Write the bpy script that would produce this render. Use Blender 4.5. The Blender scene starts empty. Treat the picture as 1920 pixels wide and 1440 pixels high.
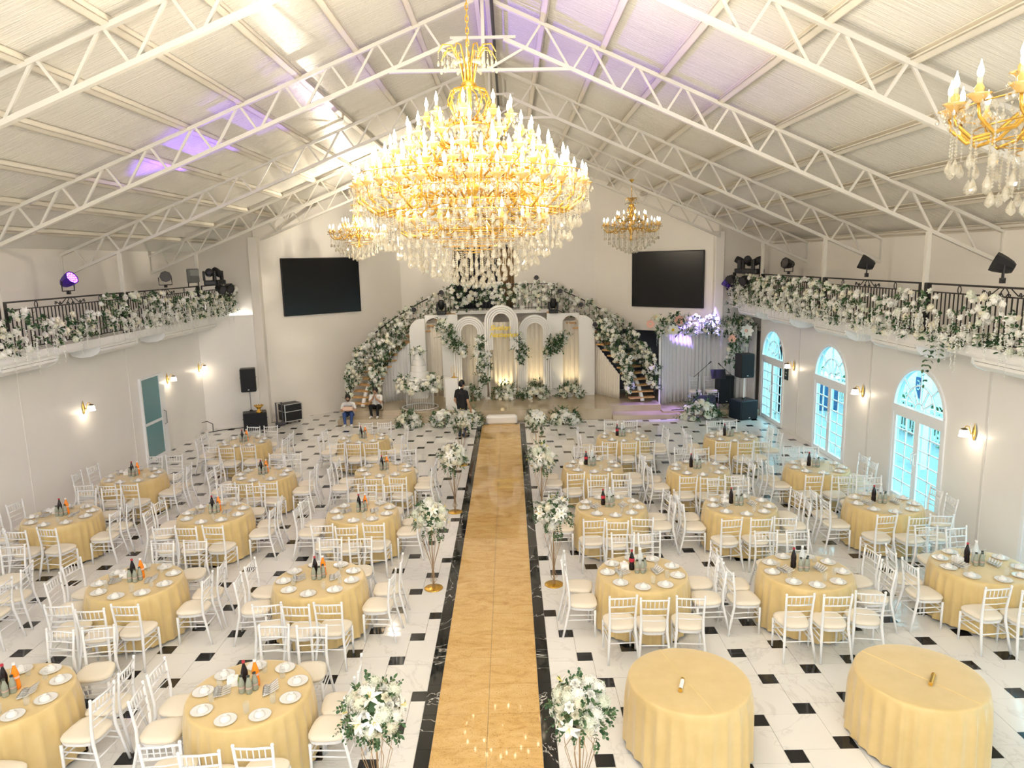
import bpy, math, random
from mathutils import Vector, Matrix, Euler
sc = bpy.context.scene
COL = sc.collection
PI = math.pi
rnd = random.Random(11)

# ------------------------------------------------------------------ camera
cam_d = bpy.data.cameras.new('camera')
cam_d.sensor_fit = 'HORIZONTAL'; cam_d.sensor_width = 36.0
cam_d.lens = 1353.0 / 1920.0 * 36.0
cam_d.clip_start = 0.05; cam_d.clip_end = 300
cam = bpy.data.objects.new('camera', cam_d); COL.objects.link(cam)
RX = Vector((0.99976101, -0.0050992, -0.02125824))
RY = Vector((-0.02181431, -0.16900206, -0.98537426))
RZ = Vector((0.00143193, 0.98560251, -0.1690729))
CAMP = Vector((0.3453, 0.0, 5.1765))
cam.matrix_world = Matrix(((RX.x, -RY.x, -RZ.x, CAMP.x), (RX.y, -RY.y, -RZ.y, CAMP.y), (RX.z, -RY.z, -RZ.z, CAMP.z), (0, 0, 0, 1)))
sc.camera = cam

# ------------------------------------------------------------------ world, sun, exposure
w = bpy.data.worlds.new('daylight'); sc.world = w; w.use_nodes = True
bg = w.node_tree.nodes['Background']
bg.inputs[0].default_value = (1.0, 0.98, 0.95, 1); bg.inputs[1].default_value = 3.6
sun_d = bpy.data.lights.new('sun', 'SUN'); sun_d.energy = 2.0; sun_d.angle = 0.03; sun_d.color = (1.0, 0.96, 0.9)
sun = bpy.data.objects.new('sun', sun_d); COL.objects.link(sun); sun.location = (-10, -30, 40)
sun.rotation_euler = Vector((-0.04, 1.0, -1.35)).to_track_quat('-Z', 'Y').to_euler()
sc.view_settings.view_transform = 'Standard'
sc.view_settings.look = 'None'
sc.view_settings.gamma = 1.0
sc.view_settings.use_curve_mapping = False
sc.view_settings.exposure = 1.0
cy = sc.cycles
cy.max_bounces = 8; cy.diffuse_bounces = 6; cy.glossy_bounces = 3; cy.transmission_bounces = 4; cy.transparent_max_bounces = 8
cy.sample_clamp_indirect = 6.0
cy.caustics_reflective = False; cy.caustics_refractive = False
cy.use_denoising = True
cy.use_adaptive_sampling = True; cy.adaptive_threshold = 0.07

# ------------------------------------------------------------------ materials
MATS = {}
def mat(name, col=(0.8, 0.8, 0.8), rough=0.5, metal=0.0, emit=None, estr=0.0, trans=0.0, alpha=1.0, spec=0.5, coat=0.0, sheen=0.0, ior=1.45):
    if name in MATS: return MATS[name]
    m = bpy.data.materials.new(name); m.use_nodes = True
    b = m.node_tree.nodes['Principled BSDF']
    b.inputs['Base Color'].default_value = (*col, 1); b.inputs['Roughness'].default_value = rough
    b.inputs['Metallic'].default_value = metal; b.inputs['Specular IOR Level'].default_value = spec
    b.inputs['Transmission Weight'].default_value = trans; b.inputs['Alpha'].default_value = alpha
    b.inputs['Coat Weight'].default_value = coat; b.inputs['Sheen Weight'].default_value = sheen; b.inputs['IOR'].default_value = ior
    if emit:
        b.inputs['Emission Color'].default_value = (*emit, 1); b.inputs['Emission Strength'].default_value = estr
    MATS[name] = m
    return m
def nodes(m):
    nt = m.node_tree; b = nt.nodes['Principled BSDF']
    return nt, b
def N(nt, t, **kw):
    n = nt.nodes.new(t)
    for k, v in kw.items(): setattr(n, k, v)
    return n
def ramp(nt, fac, stops):
    r = N(nt, 'ShaderNodeValToRGB')
    el = r.color_ramp.elements
    while len(el) < len(stops): el.new(0.5)
    for e, (p, c) in zip(el, stops): e.position = p; e.color = (*c, 1)
    nt.links.new(fac, r.inputs[0]); return r
def noise(nt, scale, detail=3, vec=None, rough=0.5, dist=0.0):
    n = N(nt, 'ShaderNodeTexNoise'); n.inputs['Scale'].default_value = scale; n.inputs['Detail'].default_value = detail
    n.inputs['Roughness'].default_value = rough; n.inputs['Distortion'].default_value = dist
    if vec is not None: nt.links.new(vec, n.inputs['Vector'])
    return n
def pos(nt, scale=(1, 1, 1), rot=(0, 0, 0)):
    g = N(nt, 'ShaderNodeNewGeometry'); mp = N(nt, 'ShaderNodeMapping')
    mp.inputs['Scale'].default_value = scale; mp.inputs['Rotation'].default_value = rot
    nt.links.new(g.outputs['Position'], mp.inputs[0]); return mp.outputs[0]
def bump(nt, b, h, strength, dist=0.01):
    bp = N(nt, 'ShaderNodeBump'); bp.inputs['Strength'].default_value = strength; bp.inputs['Distance'].default_value = dist
    nt.links.new(h, bp.inputs['Height']); nt.links.new(bp.outputs[0], b.inputs['Normal'])
def veined(name, c0, c1, scale, rough, lo=0.0, width=0.03, vcol=None, dist=1.5):
    m = mat(name, c0, rough); nt, b = nodes(m)
    v = pos(nt, (1, 1, 1), (0, 0, 0.5))
    n1 = noise(nt, scale, 5, v, 0.6, dist)
    r = ramp(nt, n1.outputs[0], [(0.0, c0), (0.5 - width, c0), (0.5, c1), (0.5 + width, c0), (1.0, c0)])
    n2 = noise(nt, scale * 0.6, 3, v)
    r2 = ramp(nt, n2.outputs[0], [(0.35, (0.93, 0.93, 0.93)), (0.65, (1, 1, 1))])
    mx = N(nt, 'ShaderNodeMix', data_type='RGBA', blend_type='MULTIPLY'); mx.inputs[0].default_value = 1
    nt.links.new(r.outputs[0], mx.inputs[6]); nt.links.new(r2.outputs[0], mx.inputs[7]); nt.links.new(mx.outputs[2], b.inputs['Base Color'])
    return m
M_tile = veined('white_marble_tile', (0.80, 0.79, 0.77), (0.70, 0.685, 0.665), 0.75, 0.055, width=0.016)
M_black = mat('black_tile', (0.016, 0.016, 0.017), 0.08)
M_bord = veined('black_marble', (0.018, 0.018, 0.018), (0.7, 0.68, 0.63), 0.55, 0.06, width=0.005, dist=2.0)
M_gold = mat('gold_marble', (0.6, 0.38, 0.14), 0.035); nt, b = nodes(M_gold)
v = pos(nt, (1.0, 2.2, 1)); n1 = noise(nt, 2.2, 8, v, 0.7, 1.2)
r = ramp(nt, n1.outputs[0], [(0.3, (0.50, 0.30, 0.10)), (0.48, (0.66, 0.43, 0.17)), (0.7, (0.74, 0.53, 0.25))]); nt.links.new(r.outputs[0], b.inputs['Base Color'])
n2 = noise(nt, 60, 3, pos(nt)); r2 = ramp(nt, n2.outputs[0], [(0.30, (0.5, 0.42, 0.3)), (0.40, (1, 1, 1))])
mx = N(nt, 'ShaderNodeMix', data_type='RGBA', blend_type='MULTIPLY'); mx.inputs[0].default_value = 1
nt.links.new(r.outputs[0], mx.inputs[6]); nt.links.new(r2.outputs[0], mx.inputs[7]); nt.links.new(mx.outputs[2], b.inputs['Base Color'])
M_grout = mat('grout', (0.42, 0.40, 0.37), 0.7)
M_wall = mat('wall_panel', (0.84, 0.82, 0.80), 0.38); nt, b = nodes(M_wall)
n1 = noise(nt, 1.2, 4, pos(nt)); r = ramp(nt, n1.outputs[0], [(0.3, (0.83, 0.81, 0.79)), (0.7, (0.86, 0.84, 0.82))]); nt.links.new(r.outputs[0], b.inputs['Base Color'])
M_wallback = mat('back_wall_paint', (0.81, 0.77, 0.71), 0.5); nt, b = nodes(M_wallback)
n1 = noise(nt, 0.9, 4, pos(nt)); r = ramp(nt, n1.outputs[0], [(0.3, (0.80, 0.76, 0.70)), (0.7, (0.83, 0.79, 0.73))]); nt.links.new(r.outputs[0], b.inputs['Base Color'])
M_foil = mat('roof_foil', (0.84, 0.815, 0.75), 0.25, metal=0.0, coat=1.0); nt, b = nodes(M_foil)
b.inputs['Coat Roughness'].default_value = 0.07
n1 = noise(nt, 3.0, 5, pos(nt, (0.35, 9.0, 0.35)), 0.65, 0.4); n0 = noise(nt, 1.1, 3, pos(nt))
r = ramp(nt, n0.outputs[0], [(0.3, (0.85, 0.83, 0.755)), (0.7, (0.89, 0.87, 0.80))]); nt.links.new(r.outputs[0], b.inputs['Base Color'])
bump(nt, b, n1.outputs[0], 0.8, 0.035)
bpn = [x for x in nt.nodes if x.type == 'BUMP'][0]; nt.links.new(bpn.outputs[0], b.inputs['Coat Normal'])
M_steel = mat('white_steel', (0.66, 0.635, 0.575), 0.45)
M_purlin = mat('purlin_paint', (0.74, 0.69, 0.59), 0.45)
M_white = mat('white_gloss', (0.86, 0.86, 0.86), 0.3)
M_upvc = mat('window_frame_white', (0.85, 0.87, 0.9), 0.3)
M_ac = mat('appliance_white', (0.84, 0.84, 0.83), 0.35)
M_acdark = mat('louvre_dark', (0.18, 0.18, 0.18), 0.5)
M_iron = mat('black_iron', (0.015, 0.013, 0.013), 0.42)
M_chair = mat('chair_white', (0.80, 0.81, 0.835), 0.28)
M_cush = mat('cushion_ivory', (0.78, 0.715, 0.60), 0.75, sheen=0.2); nt, b = nodes(M_cush)
n1 = noise(nt, 90, 2, pos(nt)); bump(nt, b, n1.outputs[0], 0.15, 0.002)
M_cloth = mat('gold_satin', (0.63, 0.475, 0.21), 0.4, sheen=0.4, spec=0.6); nt, b = nodes(M_cloth)
n1 = noise(nt, 6, 3, pos(nt)); r = ramp(nt, n1.outputs[0], [(0.3, (0.61, 0.455, 0.195)), (0.7, (0.66, 0.50, 0.235))]); nt.links.new(r.outputs[0], b.inputs['Base Color'])
M_table = mat('table_wood', (0.5, 0.36, 0.22), 0.5)
M_china = mat('white_china', (0.74, 0.735, 0.72), 0.15)
M_glass = mat('clear_glass', (0.70, 0.74, 0.74), 0.03, alpha=0.13, spec=0.6)
M_cola = mat('cola_bottle', (0.016, 0.010, 0.012), 0.12)
M_cap = mat('bottle_cap', (0.45, 0.03, 0.05), 0.35)
M_labelr = mat('red_label', (0.55, 0.03, 0.06), 0.45)
M_orange = mat('orange_soda', (0.95, 0.27, 0.015), 0.15)
M_soda = mat('soda_glass', (0.40, 0.44, 0.37), 0.08, alpha=0.7)
M_sodalabel = mat('soda_label', (0.52, 0.34, 0.31), 0.5)
M_water = mat('plastic_water', (0.80, 0.86, 0.90), 0.1, alpha=0.55)
M_green = mat('tissue_green', (0.38, 0.62, 0.07), 0.5)
M_paper = mat('tissue_white', (0.88, 0.87, 0.86), 0.7)
M_wood = mat('tread_wood', (0.62, 0.37, 0.15), 0.4); nt, b = nodes(M_wood)
n1 = noise(nt, 4, 4, pos(nt, (0.6, 8, 4))); r = ramp(nt, n1.outputs[0], [(0.3, (0.52, 0.29, 0.11)), (0.7, (0.70, 0.44, 0.2))]); nt.links.new(r.outputs[0], b.inputs['Base Color'])
M_goldm = mat('gold_metal', (0.74, 0.45, 0.09), 0.25, metal=0.9)
M_brass = mat('brass', (0.78, 0.55, 0.16), 0.28, metal=0.9)
M_wire = mat('copper_wire', (0.42, 0.29, 0.17), 0.35, metal=0.7)
M_bulb = mat('candle_bulb', (1, 0.93, 0.8), 0.3, emit=(1.0, 0.84, 0.58), estr=12.0)
M_bulb.cycles.emission_sampling = 'NONE'
M_shade = mat('frosted_shade', (1, 0.98, 0.95), 0.4, emit=(1.0, 0.88, 0.70), estr=1.6)
M_crystal = mat('crystal', (0.62, 0.57, 0.45), 0.03, alpha=0.5, spec=1.0, coat=1.0, metal=0.25)
M_amber = mat('amber_glass', (0.80, 0.50, 0.14), 0.08, spec=1.0, coat=0.8, alpha=0.85)
M_candle = mat('candle_sleeve', (0.80, 0.66, 0.40), 0.4)
M_screen = mat('screen_black', (0.006, 0.006, 0.007), 0.25)
M_plastic = mat('black_plastic', (0.013, 0.013, 0.015), 0.45)
M_grille = mat('speaker_grille', (0.010, 0.011, 0.016), 0.7)
M_stage = mat('stage_tile', (0.5, 0.41, 0.29), 0.06); nt, b = nodes(M_stage)
n1 = noise(nt, 1.5, 4, pos(nt)); r = ramp(nt, n1.outputs[0], [(0.3, (0.44, 0.355, 0.24)), (0.7, (0.53, 0.44, 0.31))]); nt.links.new(r.outputs[0], b.inputs['Base Color'])
M_drape = mat('cream_drape', (0.79, 0.74, 0.65), 0.8)
M_drapew = mat('grey_drape', (0.70, 0.70, 0.70), 0.8)
M_brownc = mat('brown_curtain', (0.20, 0.12, 0.055), 0.8)
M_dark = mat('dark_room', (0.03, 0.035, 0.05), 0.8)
M_back = mat('backdrop_white', (0.84, 0.83, 0.81), 0.5)
M_frost = mat('frosted_door_glass', (0.17, 0.33, 0.36), 0.18)
M_leaf = mat('leaf_green', (0.045, 0.115, 0.045), 0.5); nt, b = nodes(M_leaf)
oi = N(nt, 'ShaderNodeNewGeometry'); r = ramp(nt, oi.outputs['Random Per Island'], [(0.0, (0.016, 0.055, 0.022)), (0.45, (0.04, 0.115, 0.04)), (0.8, (0.10, 0.17, 0.07)), (1.0, (0.19, 0.26, 0.16))]); nt.links.new(r.outputs[0], b.inputs['Base Color'])
M_bloom = mat('petal_white', (0.82, 0.815, 0.765), 0.6)
M_bloomc = mat('petal_cream', (0.79, 0.755, 0.61), 0.6)
M_bloomg = mat('petal_greenish', (0.72, 0.745, 0.62), 0.6)
M_heart = mat('flower_heart', (0.80, 0.66, 0.12), 0.6)
M_twig = mat('twig', (0.16, 0.12, 0.06), 0.7)
M_pinkp = mat('paper_pink', (0.88, 0.50, 0.40), 0.6)
M_yel = mat('paper_yellow', (0.92, 0.60, 0.03), 0.5)
M_wister = mat('wisteria_white', (0.80, 0.80, 0.76), 0.6)
M_red = mat('sign_green', (0.02, 0.10, 0.06), 0.5)
M_skin = mat('skin', (0.50, 0.29, 0.18), 0.5); M_hair = mat('hair_black', (0.012, 0.010, 0.010), 0.4)
M_tblack = mat('tshirt_black', (0.012, 0.012, 0.016), 0.8); M_jeans = mat('jeans_blue', (0.04, 0.08, 0.25), 0.8); M_trous = mat('trousers_black', (0.012, 0.012, 0.013), 0.8)
M_twhite = mat('tshirt_white', (0.82, 0.81, 0.80), 0.8); M_apron = mat('apron_navy', (0.02, 0.035, 0.09), 0.8); M_shoe = mat('shoe_white', (0.82, 0.81, 0.79), 0.5)
M_pinkbag = mat('bag_peach', (0.80, 0.55, 0.42), 0.6); M_mask = mat('face_mask', (0.02, 0.02, 0.03), 0.7)
M_deck = mat('deck_boards', (0.27, 0.34, 0.37), 0.6); M_pool = mat('pool_water', (0.10, 0.50, 0.52), 0.08); nt, b = nodes(M_pool)
n1 = noise(nt, 1.2, 4, pos(nt, (2.5, 0.5, 1)), 0.6, 0.8); r = ramp(nt, n1.outputs[0], [(0.35, (0.04, 0.26, 0.27)), (0.6, (0.10, 0.40, 0.38)), (0.7, (0.35, 0.6, 0.56))]); nt.links.new(r.outputs[0], b.inputs['Base Color'])
bump(nt, b, n1.outputs[0], 0.3, 0.05)
M_pane = bpy.data.materials.new('tinted_pane'); M_pane.use_nodes = True; nt = M_pane.node_tree; nt.nodes.clear()
o = N(nt, 'ShaderNodeOutputMaterial'); t = N(nt, 'ShaderNodeBsdfTransparent'); t.inputs[0].default_value = (0.23, 0.53, 0.63, 1)
g = N(nt, 'ShaderNodeBsdfGlossy'); g.inputs['Roughness'].default_value = 0.02; lw = N(nt, 'ShaderNodeLayerWeight'); fr = N(nt, 'ShaderNodeMath', operation='MULTIPLY_ADD'); fr.inputs[1].default_value = 0.10; fr.inputs[2].default_value = 0.03; nt.links.new(lw.outputs['Facing'], fr.inputs[0])
ms = N(nt, 'ShaderNodeMixShader'); nt.links.new(fr.outputs[0], ms.inputs[0]); nt.links.new(t.outputs[0], ms.inputs[1]); nt.links.new(g.outputs[0], ms.inputs[2]); nt.links.new(ms.outputs[0], o.inputs[0])

# ------------------------------------------------------------------ mesh helpers
class MB:
    def __init__(s): s.v = []; s.f = []; s.m = []; s.cur = 0
    def add(s, vs, fs, M=None):
        o = len(s.v)
        s.v += [tuple(M @ Vector(p)) for p in vs] if M is not None else [tuple(p) for p in vs]
        s.f += [tuple(i + o for i in f) for f in fs]; s.m += [s.cur] * len(fs)
        return s
    def box(s, x0, x1, y0, y1, z0, z1, M=None):
        return s.add([(x0, y0, z0), (x1, y0, z0), (x1, y1, z0), (x0, y1, z0), (x0, y0, z1), (x1, y0, z1), (x1, y1, z1), (x0, y1, z1)],
                     [(0, 3, 2, 1), (4, 5, 6, 7), (0, 1, 5, 4), (1, 2, 6, 5), (2, 3, 7, 6), (3, 0, 4, 7)], M)
    def cbox(s, c, d, M=None):
        return s.box(c[0] - d[0] / 2, c[0] + d[0] / 2, c[1] - d[1] / 2, c[1] + d[1] / 2, c[2] - d[2] / 2, c[2] + d[2] / 2, M)
    def bevbox(s, x0, x1, y0, y1, z0, z1, b, M=None):   # box with chamfered vertical and top edges
        def ring(i, z): return [(x0 + b + i, y0 + i, z), (x1 - b - i, y0 + i, z), (x1 - i, y0 + b + i, z), (x1 - i, y1 - b - i, z), (x1 - b - i, y1 - i, z), (x0 + b + i, y1 - i, z), (x0 + i, y1 - b - i, z), (x0 + i, y0 + b + i, z)]
        vs = ring(b, z0) + ring(0, z0 + b) + ring(0, z1 - b) + ring(b, z1)
        fs = [tuple(range(7, -1, -1)), tuple(range(24, 32))]
        for k in range(3):
            for i in range(8): j = (i + 1) % 8; fs.append((k * 8 + i, k * 8 + j, k * 8 + 8 + j, k * 8 + 8 + i))
        return s.add(vs, fs, M)
    def bar(s, p, q, w, h=None, up=(0, 0, 1)):
        p = Vector(p); q = Vector(q); h = h or w; d = (q - p)
        if d.length < 1e-6: return s
        d.normalize(); u = Vector(up)
        if abs(d.dot(u)) > 0.98: u = Vector((0, 1, 0)) if abs(d.y) < 0.9 else Vector((1, 0, 0))
        a = d.cross(u).normalized(); u = a.cross(d)
        c = [(-1, -1), (1, -1), (1, 1), (-1, 1)]
        vs = [p + a * (i * w / 2) + u * (j * h / 2) for i, j in c] + [q + a * (i * w / 2) + u * (j * h / 2) for i, j in c]
        return s.add(vs, [(3, 2, 1, 0), (4, 5, 6, 7), (0, 1, 5, 4), (1, 2, 6, 5), (2, 3, 7, 6), (3, 0, 4, 7)])
    def tube(s, pts, r, n=6, closed=False):
        pts = [Vector(p) for p in pts]; m = len(pts)
        rs = r if isinstance(r, (list, tuple)) else [r] * m
        vs = []; prev = None
        for i, p in enumerate(pts):
            if closed: d = pts[(i + 1) % m] - pts[i - 1]
            else: d = pts[min(i + 1, m - 1)] - pts[max(i - 1, 0)]
            if d.length < 1e-9: d = Vector((0, 0, 1))
            d.normalize()
            if prev is None:
                a = d.orthogonal().normalized()
            else:
                a = prev - d * prev.dot(d); a = a.normalized() if a.length > 1e-6 else d.orthogonal().normalized()
            prev = a; bb = d.cross(a)
            for k in range(n): t = 2 * PI * k / n; vs.append(p + (a * math.cos(t) + bb * math.sin(t)) * rs[i])
        fs = []
        for i in range(m if closed else m - 1):
            j = (i + 1) % m
            for k in range(n): l = (k + 1) % n; fs.append((i * n + k, i * n + l, j * n + l, j * n + k))
        if not closed: fs += [tuple(range(n - 1, -1, -1)), tuple(range((m - 1) * n, m * n))]
        return s.add(vs, fs)
    def lathe(s, prof, n=12, M=None, cap=True):
        vs = []; fs = []
        for r, z in prof:
            for k in range(n): t = 2 * PI * k / n; vs.append((r * math.cos(t), r * math.sin(t), z))
        for i in range(len(prof) - 1):
            for k in range(n): l = (k + 1) % n; fs.append((i * n + k, i * n + l, (i + 1) * n + l, (i + 1) * n + k))
        if cap:
            if prof[0][0] > 1e-5: fs.append(tuple(range(n - 1, -1, -1)))
            if prof[-1][0] > 1e-5: fs.append(tuple(range((len(prof) - 1) * n, len(prof) * n)))
        return s.add(vs, fs, M)
    def ball(s, c, r, n=8, m=5, sz=1.0):
        return s.lathe([(r * math.sin(PI * i / m), -r * sz * math.cos(PI * i / m)) for i in range(m + 1)], n, Matrix.Translation(c))
    def prism(s, poly, t0, t1, M=None):    # poly in (x,z), extruded in y
        n = len(poly); vs = [(x, t0, z) for x, z in poly] + [(x, t1, z) for x, z in poly]
        fs = [tuple(range(n)), tuple(range(2 * n - 1, n - 1, -1))] + [(i, i + n, (i + 1) % n + n, (i + 1) % n) for i in range(n)]
        return s.add(vs, fs, M)
    def grid(s, rows):                      # smooth sheet through several polylines
        n = len(rows[0]); return s.add([p for r in rows for p in r], [(k * n + i, k * n + i + 1, (k + 1) * n + i + 1, (k + 1) * n + i) for k in range(len(rows) - 1) for i in range(n - 1)])
    def strip(s, P, Q):                     # sheet between two polylines
        n = len(P); return s.add(list(P) + list(Q), [(i, i + 1, n + i + 1, n + i) for i in range(n - 1)])
    def mesh(s, name, mats, smooth=False):
        me = bpy.data.meshes.new(name); me.from_pydata(s.v, [], s.f)
        for x in (mats if isinstance(mats, (list, tuple)) else [mats]): me.materials.append(x)
        if any(s.m): me.polygons.foreach_set('material_index', s.m)
        if smooth: me.polygons.foreach_set('use_smooth', [True] * len(s.f))
        me.update(); return me
    def build(s, name, mats, parent=None, smooth=False, loc=(0, 0, 0), rz=0.0, **kw):
        return obj(name, s.mesh(name, mats, smooth), parent, loc, (0, 0, rz), **kw)
CH = {}
def obj(name, me, parent=None, loc=(0, 0, 0), rot=(0, 0, 0), scale=None, **kw):
    o = bpy.data.objects.new(name, me); COL.objects.link(o)
    o.location = loc; o.rotation_euler = rot
    if scale is not None: o.scale = scale if hasattr(scale, '__len__') else (scale,) * 3
    if parent:
        o.parent = parent; CH.setdefault(parent.name, []).append(o)
    for k, v in kw.items(): o[k] = v
    return o
def tag(o, label, cat, group=None):
    o['label'] = label; o['category'] = cat
    if group: o['group'] = group
    return o
def thing(name, label, cat, loc=(0, 0, 0), rz=0.0, group=None):
    return tag(obj(name, None, None, loc, (0, 0, rz)), label, cat, group)
def struct(name, bm, m, parent=None, **kw):
    o = bm.build(name, m, parent, **kw)
    if not parent: o['kind'] = 'structure'
    return o
def sempty(name, loc=(0, 0, 0)): return obj(name, None, None, loc, kind='structure')
def copy_tree(o, parent=None):
    c = o.copy(); COL.objects.link(c); c.parent = parent
    if parent: CH.setdefault(parent.name, []).append(c)
    for ch in CH.get(o.name, []): copy_tree(ch, c)
    return c
def zroof(X): return 9.53 - (0.397 * -X if X < 0 else 0.443 * X)
# ================================================================== FLOOR
FX0, FX1, FY0, FY1 = -9.5, 8.55, 4.0, 26.2
fl = struct('floor', MB().box(-10.2, 9.2, -3, 28.5, -0.2, -0.012), M_grout)
A_, B_, J_ = 0.603, 0.2012, 0.0025
def clip(x0, x1, y0, y1, cx0, cx1, cy0, cy1):
    x0 = max(x0, cx0); x1 = min(x1, cx1); y0 = max(y0, cy0); y1 = min(y1, cy1)
    return (x0, x1, y0, y1) if x1 - x0 > 0.012 and y1 - y0 > 0.012 else None
whites = []; blacks = []
def tiles(side):
    # pinwheel lattice, anchored on the measured insets; mirrored on the left half
    ax = 0.737; ay = 9.883
    for m in range(-40, 60):
        for n in range(-20, 50):
            sx = ax + n * A_ + m * B_; sy = ay + n * B_ - m * A_
            for k, rect in ((0, (sx, sx + B_, sy, sy + B_)), (1, (sx - A_, sx, sy, sy + A_))):
                cx1 = FX1 if side > 0 else -FX0
                c = clip(*rect, 0.76, cx1, FY0, FY1)
                if not c: continue
                x0, x1, y0, y1 = c
                if side < 0: x0, x1 = -x1, -x0
                (whites if k else blacks).append((x0 + J_, x1 - J_, y0 + J_, y1 - J_))
tiles(1); tiles(-1)
def lay(rects, name, rest_name, m, limit=300):
    rects = sorted(rects, key=lambda c: ((c[0] + c[1]) / 2 - 0.35) ** 2 * 0.6 + ((c[2] + c[3]) / 2 - 6.2) ** 2 + (900 if (c[2] + c[3]) / 2 < 5.6 else 0))
    cache = {}
    for (x0, x1, y0, y1) in rects[:limit]:
        w_, h_ = round(x1 - x0, 4), round(y1 - y0, 4)
        if (w_, h_) not in cache: cache[(w_, h_)] = MB().box(-w_ / 2, w_ / 2, -h_ / 2, h_ / 2, -0.012, 0.0).mesh(name, m)
        obj(name, cache[(w_, h_)], fl, ((x0 + x1) / 2, (y0 + y1) / 2, 0))
    mb = MB()
    for (x0, x1, y0, y1) in rects[limit:]: mb.box(x0, x1, y0, y1, -0.012, 0)
    if mb.f: mb.build(rest_name, m, fl, kind='stuff')
lay(whites, 'white_tile', 'white_tiles', M_tile)
lay(blacks, 'black_tile', 'black_tiles', M_black)
gt = MB().box(-0.298, 0.298, -0.298, 0.298, -0.012, 0.001).mesh('gold_tile', M_gold)
bt = MB().box(-0.078, 0.078, -0.298, 0.298, -0.012, 0.001).mesh('border_tile', M_bord)
y = 4.3
while y < 22.9:
    for s_ in (-1, 1):
        obj('gold_tile', gt, fl, (s_ * 0.3, y, 0)); obj('border_tile', bt, fl, (s_ * 0.68, y, 0))
    y += 0.6
struct('floor_entrance', MB().box(-9.5, 8.55, -3, 4.0, -0.012, 0.0), M_tile)

# ================================================================== WALLS
ZB = 3.66
XL, XR, UL, UR = -9.45, 8.5, -10.08, 9.07
struct('wall_left', MB().box(XL - 0.2, XL, -3, 22.75, 0, ZB - 0.16), M_wall)
struct('wall_left_upper', MB().box(UL - 0.15, UL, -3, 24.5, ZB - 0.2, 5.75), M_wallback)
struct('wall_right_upper', MB().box(UR, UR + 0.15, -3, 24.6, ZB - 0.2, 5.75), M_wallback)
struct('wall_rear_unseen', MB().box(UL - 0.15, UR + 0.15, -3.15, -3.0, 0, 4.9), M_wall)  # unseen wall added to block low daylight from behind, left open above
def vwall(name, x0, y0, x1, y1, z0, z1a, z1b, m, th=0.15):
    d = Vector((x1 - x0, y1 - y0, 0)).normalized(); n_ = Vector((-d.y, d.x, 0)) * th
    mb = MB(); P = [(x0, y0), (x1, y1), (x1 + n_.x, y1 + n_.y), (x0 + n_.x, y0 + n_.y)]; Z = [z1a, z1b, z1b, z1a]
    mb.add([(p[0], p[1], z0) for p in P] + [(p[0], p[1], z) for p, z in zip(P, Z)], [(3, 2, 1, 0), (4, 5, 6, 7), (0, 1, 5, 4), (1, 2, 6, 5), (2, 3, 7, 6), (3, 0, 4, 7)])
    return struct(name, mb, m)
CLx, CLy, CRx, CRy = -7.8, 23.55, 7.25, 24.0
vwall('wall_left_return', XL - 0.1, 22.62, CLx, CLy, 0, ZB - 0.05, ZB - 0.05, M_wall)
vwall('wall_left_return_upper', UL - 0.1, 24.45, CLx - 0.02, CLy + 0.05, ZB - 0.1, zroof(UL) + 0.14, zroof(CLx) + 0.14, M_wallback)
vwall('wall_back_left', CLx, CLy, -3.7, 27.3, 0, zroof(CLx) + 0.14, zroof(-3.7) + 0.14, M_wallback)
vwall('wall_back_right', 3.6, 27.3, CRx, CRy, 2.6, zroof(3.6) + 0.14, zroof(CRx) + 0.14, M_wallback)
vwall('wall_right_return_upper', CRx + 0.02, CRy + 0.05, UR + 0.1, 24.55, ZB - 0.1, zroof(CRx) + 0.14, zroof(UR) + 0.14, M_wallback)
DX0, DX1, DZ = -1.75, 0.55, 5.75     # doorway on the landing
mb = MB()
for (xa, xb, za) in ((-3.72, DX0, 0), (DX1, 3.62, 0)):
    xs = [xa, xb] if xa * xb > 0 else [xa, 0, xb]
    for q in range(len(xs) - 1):
        a, c = xs[q], xs[q + 1]
        mb.add([(a, 27.3, za), (c, 27.3, za), (c, 27.45, za), (a, 27.45, za), (a, 27.3, zroof(a) + 0.14), (c, 27.3, zroof(c) + 0.14), (c, 27.45, zroof(c) + 0.14), (a, 27.45, zroof(a) + 0.14)], [(3, 2, 1, 0), (4, 5, 6, 7), (0, 1, 5, 4), (1, 2, 6, 5), (2, 3, 7, 6), (3, 0, 4, 7)])
for a, c in ((DX0, 0), (0, DX1)):
    mb.add([(a, 27.3, DZ), (c, 27.3, DZ), (c, 27.45, DZ), (a, 27.45, DZ), (a, 27.3, zroof(a) + 0.14), (c, 27.3, zroof(c) + 0.14), (c, 27.45, zroof(c) + 0.14), (a, 27.45, zroof(a) + 0.14)], [(3, 2, 1, 0), (4, 5, 6, 7), (0, 1, 5, 4), (1, 2, 6, 5), (2, 3, 7, 6), (3, 0, 4, 7)])
mb.box(DX0, DX1, 27.3, 27.45, 0, 3.2)
struct('wall_back', mb, M_wallback)
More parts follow.
